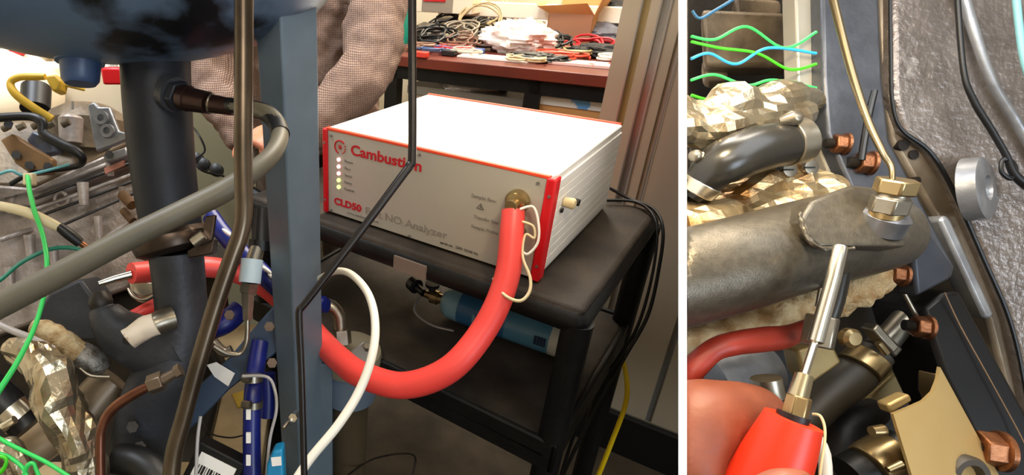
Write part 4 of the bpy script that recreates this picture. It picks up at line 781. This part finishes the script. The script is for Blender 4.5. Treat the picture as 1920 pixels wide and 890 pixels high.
# exhaust runner
rp = thing('exhaust_runner', 'large grey coated exhaust pipe crossing the right bay with a flat welded pad', 'pipe')
MB().tube([(1230, 532, .50, 93), (1300, 515, .50, 92), (1380, 494, .50, 90), (1480, 466, .51, 87), (1560, 446, .52, 84), (1620, 438, .54, 76), (1655, 436, .55, 68)], 48, 6).obj('tube', M_coat, rp)
MB().plate([(1503, 410, .462), (1524, 376, .47), (1600, 346, .482), (1695, 356, .487), (1712, 448, .463), (1698, 462, .458), (1540, 462, .456), (1510, 442, .46)], .07, vec=(VIEW*.95-UPV*.2).normalized()).obj('welded_pad', M_coat, rp, bevel=.003, seg=3)
wl = MB().tube([(1500, 398, .466, 3), (1502, 416, .462, 4), (1513, 444, .458, 5), (1540, 464, .455, 4), (1600, 466, .456, 3)], 10, 8, fn=crumple(.7, 300)); wl.obj('weld_bead', M_coat, rp)
b_ = MB().lathe(P(1658, 412, .468), (UPV*1-VIEW*.55+RT*.05), [(-.01, .0165), (.004, .0165), (.007, .014), (.009, .0115), (.014, .011)], 36).obj('sensor_boss', mat('boss_steel', '#85868a', '#6c6c70', 40, .3, metal=.7), rp)
un = thing('thermocouple_fitting', 'brass compression nut with thin steel probe tube standing on the exhaust pipe pad', 'fitting')
ua = (UPV*1-VIEW*.35+RT*.03).normalized(); u0 = P(1662, 398, .462)
MB().lathe(u0-ua*.004, ua, [(0, .0115), (.006, .0115)]).obj('thread', M_brass, un)
MB().hexa(u0, u0+ua*.013, .0135).obj('lower_hexagon', M_steel, un, bevel=.0012)
MB().lathe(u0+ua*.013, ua, [(0, .0115), (.002, .0105), (.004, .0105)]).obj('neck', M_steel, un)
MB().hexa(u0+ua*.016, u0+ua*.028, .0145).obj('upper_hexagon', mat('pale_brass', '#a89268', rough=.28, metal=.9), un, bevel=.0015)
MB().tube([(1548, -60, .52, 9), (1590, 110, .50, 9), (1625, 220, .48, 8.5), (1655, 285, .465, 8), (1671, 312, .455, 7), (1673, 340, .452, 6)], 14, 6).obj('probe_tube', mat('probe_tube', '#7a6c52', rough=.25, metal=.9), un)
tag(MB().tube([(1640, 170, .57, 7), (1628, 220, .57, 8), (1615, 300, .57, 8)], 10, 4).obj('black_lead', M_blk), 'short black lead behind the thin steel probe tube', 'cable')
# foil, hoses behind the runner
tag(MB().tube([(1240, 240, .56, 48), (1300, 235, .56, 50), (1345, 225, .56, 50), (1400, 215, .57, 44), (1470, 205, .58, 40), (1510, 190, .60, 30)], 22, 4, fn=crumple(.7, 26, 3)).obj('foil_shield', M_foil, flat=True), 'crumpled silver heat shield foil above the black elbow hose', 'foil')
tag(MB().tube([(1240, 425, .56, 50), (1310, 415, .56, 52), (1370, 400, .57, 46), (1430, 375, .575, 48), (1500, 360, .585, 44), (1550, 350, .60, 26)], 24, 5, fn=crumple(.8, 28, 9)).obj('foil_wrap', mat('scorched_foil', '#b8a27c', '#7d5628', 22, .3, metal=.7, lo=.48, hi=.6, bump=.5, bscale=60), flat=True), 'scorched brown and silver foil wrap between the black hose and the exhaust pipe', 'foil')
eh = thing('elbow_hose', 'shiny black rubber elbow hose with steel clamps above the large exhaust pipe', 'hose')
MB().tube([(1296, 370, .55, 24), (1312, 352, .545, 32), (1345, 312, .53, 42), (1410, 282, .53, 44), (1478, 268, .535, 40)], 32, 8).obj('hose', mat('shiny_rubber', '#262420', rough=.26), eh)
c_ = MB().tube([(1474, 268, .535, 44), (1505, 262, .535, 43)], 36, 0).obj('hose_clamp', M_steel, eh, bevel=.001)
MB().tube([(1462, 228, .525, 7), (1486, 222, .52, 15), (1494, 222, .52, 14)], 16, 2).obj('clamp_screw', M_steel, c_)
c_ = MB().tube([(1304, 362, .545, 33), (1320, 342, .54, 39)], 36, 0).obj('hose_clamp', M_chrome, eh, bevel=.001)
for x, y in ((1304, 292), (1316, 296)): MB().ell(P(x, y, .53), .006, .006, .006).obj('clamp_screw', M_steel, c_)
for i, (x, y) in enumerate(((1518, 314), (1478, 318))):
    t = thing('slotted_screw', ['round slotted screw right under the hose clamp', 'round slotted screw left under the hose clamp'][i], 'screw')
    MB().lathe(P(x, y, .555), -VIEW, [(0, .008), (.003, .007), (.004, 0)]).obj('head', M_steel, t); MB().box(P(x, y, .5515), RT*.005, UPV*.0008, VIEW*.0008).obj('slot', M_blk, t)
for i, (pts, m, lb) in enumerate((
    ([(1296, 68), (1340, 74), (1400, 50), (1470, 90), (1530, 60)], M_green, 'upper green wire in the top left corner of the right bay'),
    ([(1296, 78), (1350, 90), (1420, 100), (1480, 130), (1530, 120)], mat('lime_wire', ''), 'lime wire just under the upper green wire of the right bay'),
    ([(1296, 150), (1340, 140), (1400, 160), (1450, 150), (1530, 165)], M_green, 'green wire above the foil at the left of the right bay'),
    ([(1296, 178), (1330, 186), (1360, 170), (1420, 178), (1530, 185)], mat('lime_wire', ''), 'lowest lime wire lying on the foil in the right bay'),
    ([(1296, 110), (1330, 100), (1380, 120), (1440, 90), (1530, 100)], mat('sky_wire', '#2fa0dd', rough=.4), 'bright blue wire among the green wires of the right bay'),
    ([(1298, 20), (1312, 34), (1340, 20), (1400, -20), (1450, -80)], mat('deep_wire', '#1c5a80', rough=.4), 'dark blue wire at the top left of the right bay'))):
    hose('harness_wire', [(x, y, .60, 3) for x, y in pts], m, lb, 'wire', 8, group='harness wires in the right bay')
tag(MB().tube([(1240, 650, .56, 30), (1300, 632, .56, 32), (1360, 610, .57, 36), (1440, 585, .58, 40), (1520, 560, .59, 42), (1600, 535, .575, 42), (1645, 515, .575, 36), (1665, 500, .58, 22)], 40, 14, fn=crumple(.18, 90, 5)).obj('fibre_wrapped_pipe', M_wrap), 'golden glass-fibre wrapped pipe running beneath the large exhaust pipe', 'wrapped pipe')
hose('old_red_hose', [(1230, 760, .50, 24), (1290, 700, .49, 26), (1335, 658, .49, 23), (1375, 644, .49, 23), (1430, 636, .50, 24), (1475, 630, .51, 22), (1520, 608, .53, 14)], M_redold, 'dull dark red rubber hose curving under the fibre wrapped pipe', 'hose', 22)
# clamps, stainless tube, black hoses in the middle
dh = thing('dark_hose', 'matt black hose with golden worm clamp joining a stainless stub below the exhaust pipe', 'hose')
MB().tube([(1500, 790, .60, 44), (1550, 740, .60, 46), (1600, 700, .60, 46), (1640, 660, .60, 40)], 32, 5).obj('hose', mat('brown_black_rubber', '#3a3327', '#2a251d', 14, .5), dh)
c_ = MB().tube([(1610, 690, .595, 47), (1632, 668, .595, 45)], 36, 0).obj('worm_clamp', M_brass, dh, bevel=.001)
MB().tube([(1646, 642, .57, 7), (1662, 662, .57, 7)], 10, 0).obj('worm_screw', M_brass, c_)
MB().tube([(1630, 670, .60, 28), (1660, 640, .60, 28), (1695, 600, .60, 26), (1712, 585, .60, 26)], 24, 4).obj('stub', M_steel, dh)
MB().tube([(1648, 655, .595, 34), (1662, 640, .595, 34)], 6, 0).obj('hexagon', M_steel, dh, bevel=.002)
MB().plate([(1636, 618), (1648, 606), (1688, 650), (1676, 664)], .015, .57).obj('clamp_strap', M_steel, dh, bevel=.002)
hose('steel_rod', [(1690, 540, .57, 5), (1706, 570, .57, 5), (1722, 600, .57, 5)], M_steel, 'thin steel rod between the two lower copper coloured nuts', 'rod')
gb = thing('guard_bracket', 'smooth golden lit curved sheet bracket at the bottom of the right bay', 'bracket')
top_ = [(1675, 776), (1705, 764), (1732, 752), (1750, 735), (1759, 712), (1763, 688)]
vs = []; fs = []
m_ = MB(); n_ = len(top_)
for i, (x, y) in enumerate(top_):
    dpt = .50+.028*(i/(n_-1))**1.5; vs.append(P(x, y, dpt)); x2, y2 = x+62+i*14, 905; vs.append(P(x2 if i else 1722, 930, dpt-.012))
front = [vs[2*i] for i in range(n_)]+[vs[2*i+1] for i in range(n_-1, -1, -1)]
bkv = VIEW*.003
m_.add([v for v in vs]+[v+bkv for v in vs], [(2*i, 2*i+1, 2*i+3, 2*i+2) for i in range(n_-1)]+[(2*n_+2*i, 2*n_+2*i+2, 2*n_+2*i+3, 2*n_+2*i+1) for i in range(n_-1)]+[(2*i, 2*i+2, 2*n_+2*i+2, 2*n_+2*i) for i in range(n_-1)]+[(2*i+1, 2*n_+2*i+1, 2*n_+2*i+3, 2*i+3) for i in range(n_-1)]+[(0, 2*n_, 2*n_+1, 1), (2*n_-2, 2*n_-1, 4*n_-1, 4*n_-2)])
m_.obj('sheet', M_gold, gb)
MB().plate([(1760, 700), (1772, 712), (1850, 870), (1872, 940), (1850, 940), (1760, 740)], .02, .535).obj('side_edge', M_brass, gb, bevel=.002)
MB().plate([(1664, 758), (1706, 738), (1712, 752), (1672, 776)], .012, .52).obj('tab', M_gold, gb, bevel=.002)
tag(MB().plate([(1730, 578, .575), (1770, 550, .57), (1800, 545, .57), (1940, 800, .54), (1960, 960, .53), (1900, 960, .53), (1850, 860, .54), (1770, 700, .56)], .06).obj('dark_beam', mat('dark_beam', '#1c1a1a', '#161413', 20, .4, metal=.5), bevel=.004), 'dark steel beam with a bright worn edge slanting down to the bottom right', 'beam')
tag(MB().tube([(1771, 548, .567, 1.6), (1800, 610, .562, 1.6), (1850, 700, .55, 1.6), (1905, 800, .538, 1.6), (1930, 850, .53, 1.6)], 8, 4).obj('worn_edge_strip', mat('worn_edge', '#8a7058', rough=.4, metal=.4)), 'thin worn coppery edge strip along the dark steel beam', 'strip')
wc = thing('lower_clamped_hose', 'black hose end with a wide golden clamp at the bottom centre of the right bay', 'hose')
MB().tube([(1590, 890, .54, 44), (1650, 858, .54, 44), (1690, 836, .54, 42)], 32, 4).obj('hose', M_blk, wc)
c_ = MB().tube([(1628, 872, .535, 50), (1638, 866, .535, 52), (1664, 852, .535, 52), (1676, 846, .535, 48)], 36, 0).obj('wide_clamp', M_brass, wc, bevel=.001)
MB().tube([(1634, 808, .51, 10), (1656, 806, .51, 12)], 14, 0).obj('screw_barrel', M_brass, c_); MB().tube([(1664, 880, .49, 7), (1690, 868, .49, 8)], 12, 0).obj('clamp_latch', M_brass, c_)
rg = thing('rubber_ring', 'dark rubber ring end at the bottom edge beside the golden bracket', 'ring')
MB().lathe(P(1818, 893, .50), -VIEW, [(-.03, .018), (0, .018), (.003, .016), (.003, .011), (-.005, .009), (-.005, 0)], 36).obj('ring', mat('dirty_rubber', '#3d352b', rough=.5), rg)
hose('black_lower_hose', [(1560, 960, .60, 45), (1572, 860, .60, 42), (1590, 800, .61, 40), (1640, 770, .62, 30)], M_dark, 'dark oily hose behind the sample probe at the bottom', 'hose', 24)
# fitting behind probe
pf = thing('probe_port', 'grey hexagonal port fitting with black sleeve just behind the bright probe', 'fitting')
MB().tube([(1575, 500, .49, 24), (1562, 560, .49, 24), (1550, 600, .49, 22)], 24, 2).obj('black_section', mat('sleeve_dark', '#2a2721', rough=.3, metal=.4), pf)
MB().tube([(1543, 592, .475, 36), (1531, 650, .475, 36)], 6, 0).obj('hexagon', M_steel, pf, bevel=.0015)
MB().tube([(1540, 540, .485, 6), (1533, 575, .485, 6)], 12, 0).obj('pin', M_chrome, pf)
MB().ell(P(1540, 500, .49), .012, .016, .012, None, 20, 14, fn=lambda q: 1+.3*noise.noise(q*4)).obj('weld_lump', M_castL, pf)
MB().plate([(1495, 655), (1560, 640), (1580, 680), (1520, 722), (1505, 700)], .02, .53).obj('dull_tab', mat('tan_oily', ''), pf, bevel=.003)
MB().tube([(1448, 745, .50, 26), (1440, 728, .50, 30), (1436, 708, .50, 30)], 24, 0).obj('ribbed_stub', M_steel, pf) 
tag(MB().lathe(P(1588, 632, .53), -VIEW, [(0, .009), (.006, .009), (.009, .006), (.0092, 0)]).obj('brass_screw', M_brass), 'small round brass screw right of the probe port hexagon', 'screw')
# the probe
sp = thing('sample_probe', 'bright steel sample probe with stepped tip and red silicone sleeve held in the hand', 'probe')
MB().tube([(1577, 460, .435, 12), (1576, 463, .435, 15), (1563, 520, .435, 15.5), (1529, 640, .43, 17), (1528, 643, .43, 10)], 28, 0).obj('tip', M_chrome, sp)
MB().tube([(1528, 640, .43, 8.5), (1507, 706, .412, 8.5)], 20, 0).obj('stem', M_chrome, sp)
MB().tube([(1509, 700, .412, 10), (1508, 703, .412, 19), (1495, 748, .408, 22), (1494, 750, .408, 14)], 28, 0).obj('collar', mat('satin_steel', '#bfb292', rough=.25, metal=.95), sp)
MB().tube([(1499, 742, .406, 27), (1484, 800, .406, 29)], 6, 0).obj('hexagon', mat('champagne_steel', '#b0966a', rough=.3, metal=.9), sp, bevel=.001)
MB().tube([(1487, 786, .402, 60), (1462, 845, .405, 73), (1430, 915, .409, 84), (1400, 980, .413, 90)], 44, 4).obj('red_sleeve', mat('bright_red_silicone', '#f23c1c', '#ec3218', 8, .4), sp)
MB().tube([(1488, 776, .404, 34), (1482, 795, .404, 34)], 24, 0).obj('ferrule', M_blk, sp)
MB().tube([(1524, 776, .43, 3), (1538, 780, .425, 3), (1546, 800, .42, 3), (1546, 830, .415, 3), (1540, 870, .41, 3), (1530, 940, .405, 3)], 10, 6).obj('lead_wire', M_creamT, sp)
MB().tube([(1518, 800, .45, 8), (1545, 850, .45, 13), (1548, 940, .445, 14)], 16, 4).obj('white_sheath', M_whiteT, sp)
# hand
hd = thing('hand', 'hand reaching in from the lower left gripping the red probe sleeve between finger and thumb', 'hand')
hb_ = MB()
def hp(x, y, d, r): p = P(x, y, d); return (p.x, p.y, p.z, px(r, d)*.86)
capsule(hb_, [hp(1446, 776, .465, 36), hp(1416, 768, .46, 54), hp(1362, 776, .455, 74), hp(1305, 796, .45, 92), hp(1280, 860, .44, 84), hp(1300, 960, .43, 74), hp(1360, 1060, .42, 76)], 24, 8)
capsule(hb_, [hp(1500, 906, .335, 34), hp(1470, 922, .335, 52), hp(1440, 960, .34, 60), hp(1420, 1040, .37, 64), hp(1420, 1140, .38, 74)], 20, 8)
for i in range(3):
    capsule(hb_, [hp(1470-i*8, 1000+i*95, .44, 34), hp(1400-i*6, 985+i*95, .43, 50), hp(1370, 1020+i*90, .42, 54), hp(1400, 1120+i*60, .41, 58)], 18, 6)
capsule(hb_, [hp(1420, 1100, .40, 90), hp(1430, 1240, .40, 110), hp(1440, 1380, .40, 105), hp(1440, 1560, .40, 85), hp(1440, 1900, .40, 82)], 22, 6)
remesh(hb_.obj('hand_skin', M_skin2, hd), .003, 5)
tag(MB().tube([(1345, 870, .50, 18), (1375, 850, .50, 22), (1385, 900, .50, 24)], 24, 8, fn=crumple(.6, 60, 6)).obj('white_tissue', M_paper, flat=True), 'white crumpled tissue in the gap between finger and red sleeve', 'tissue')
tag(MB().tube([(1304, 900, .55, 20), (1330, 880, .55, 20), (1345, 905, .55, 22)], 20, 4).obj('blue_tape', M_blue), 'dark blue taped bundle at the lower left corner of the right bay', 'tape')
tag(MB().tube([(1330, 940, .60, 50), (1350, 880, .60, 46), (1370, 830, .60, 30)], 30, 8, fn=crumple(.5, 40, 2)).obj('gold_foil', M_foil, flat=True), 'golden foil scrap behind the finger at the lower left of the right bay', 'foil')
# ------------------------------------------------------------ pieces of the right bay end where they meet the white partition
def cut_at_partition(o):
    if o.modifiers and o.name.startswith('hand_skin'):
        me = bpy.data.meshes.new_from_object(o.evaluated_get(bpy.context.evaluated_depsgraph_get())); o.modifiers.clear(); o.data = me
    for v in o.data.vertices:
        c = v.co - Vector((0, 0, H)); d = c.dot(VIEW); xm = d*(1286.5-635)/F
        if c.x < xm: v.co.x = xm
bpy.context.view_layer.update()
for o in list(COL.objects):
    if o.type == 'MESH' and (o.name.split('.')[0] in ('hand_skin', 'foil_shield', 'foil_wrap', 'fibre_wrapped_pipe', 'old_red_hose', 'harness_wire', 'gold_foil', 'blue_tape', 'silver_housing') or (o.parent and o.parent.name in ('exhaust_runner', 'elbow_hose'))):
        cut_at_partition(o)
# ------------------------------------------------------------ put every origin at the base of its thing
def walk(o):
    yield o
    for c in o.children: yield from walk(c)
bpy.context.view_layer.update()
for o in [o for o in COL.objects if o.parent is None and o.type in ('MESH', 'EMPTY')]:
    ms = [c for c in walk(o) if c.type == 'MESH']
    if not ms: continue
    co = [v.co for m in ms for v in m.data.vertices]
    if not co: continue
    base = Vector(((min(c.x for c in co)+max(c.x for c in co))/2, (min(c.y for c in co)+max(c.y for c in co))/2, min(c.z for c in co)))
    for m in ms: m.data.transform(Matrix.Translation(-base))
    o.location = base
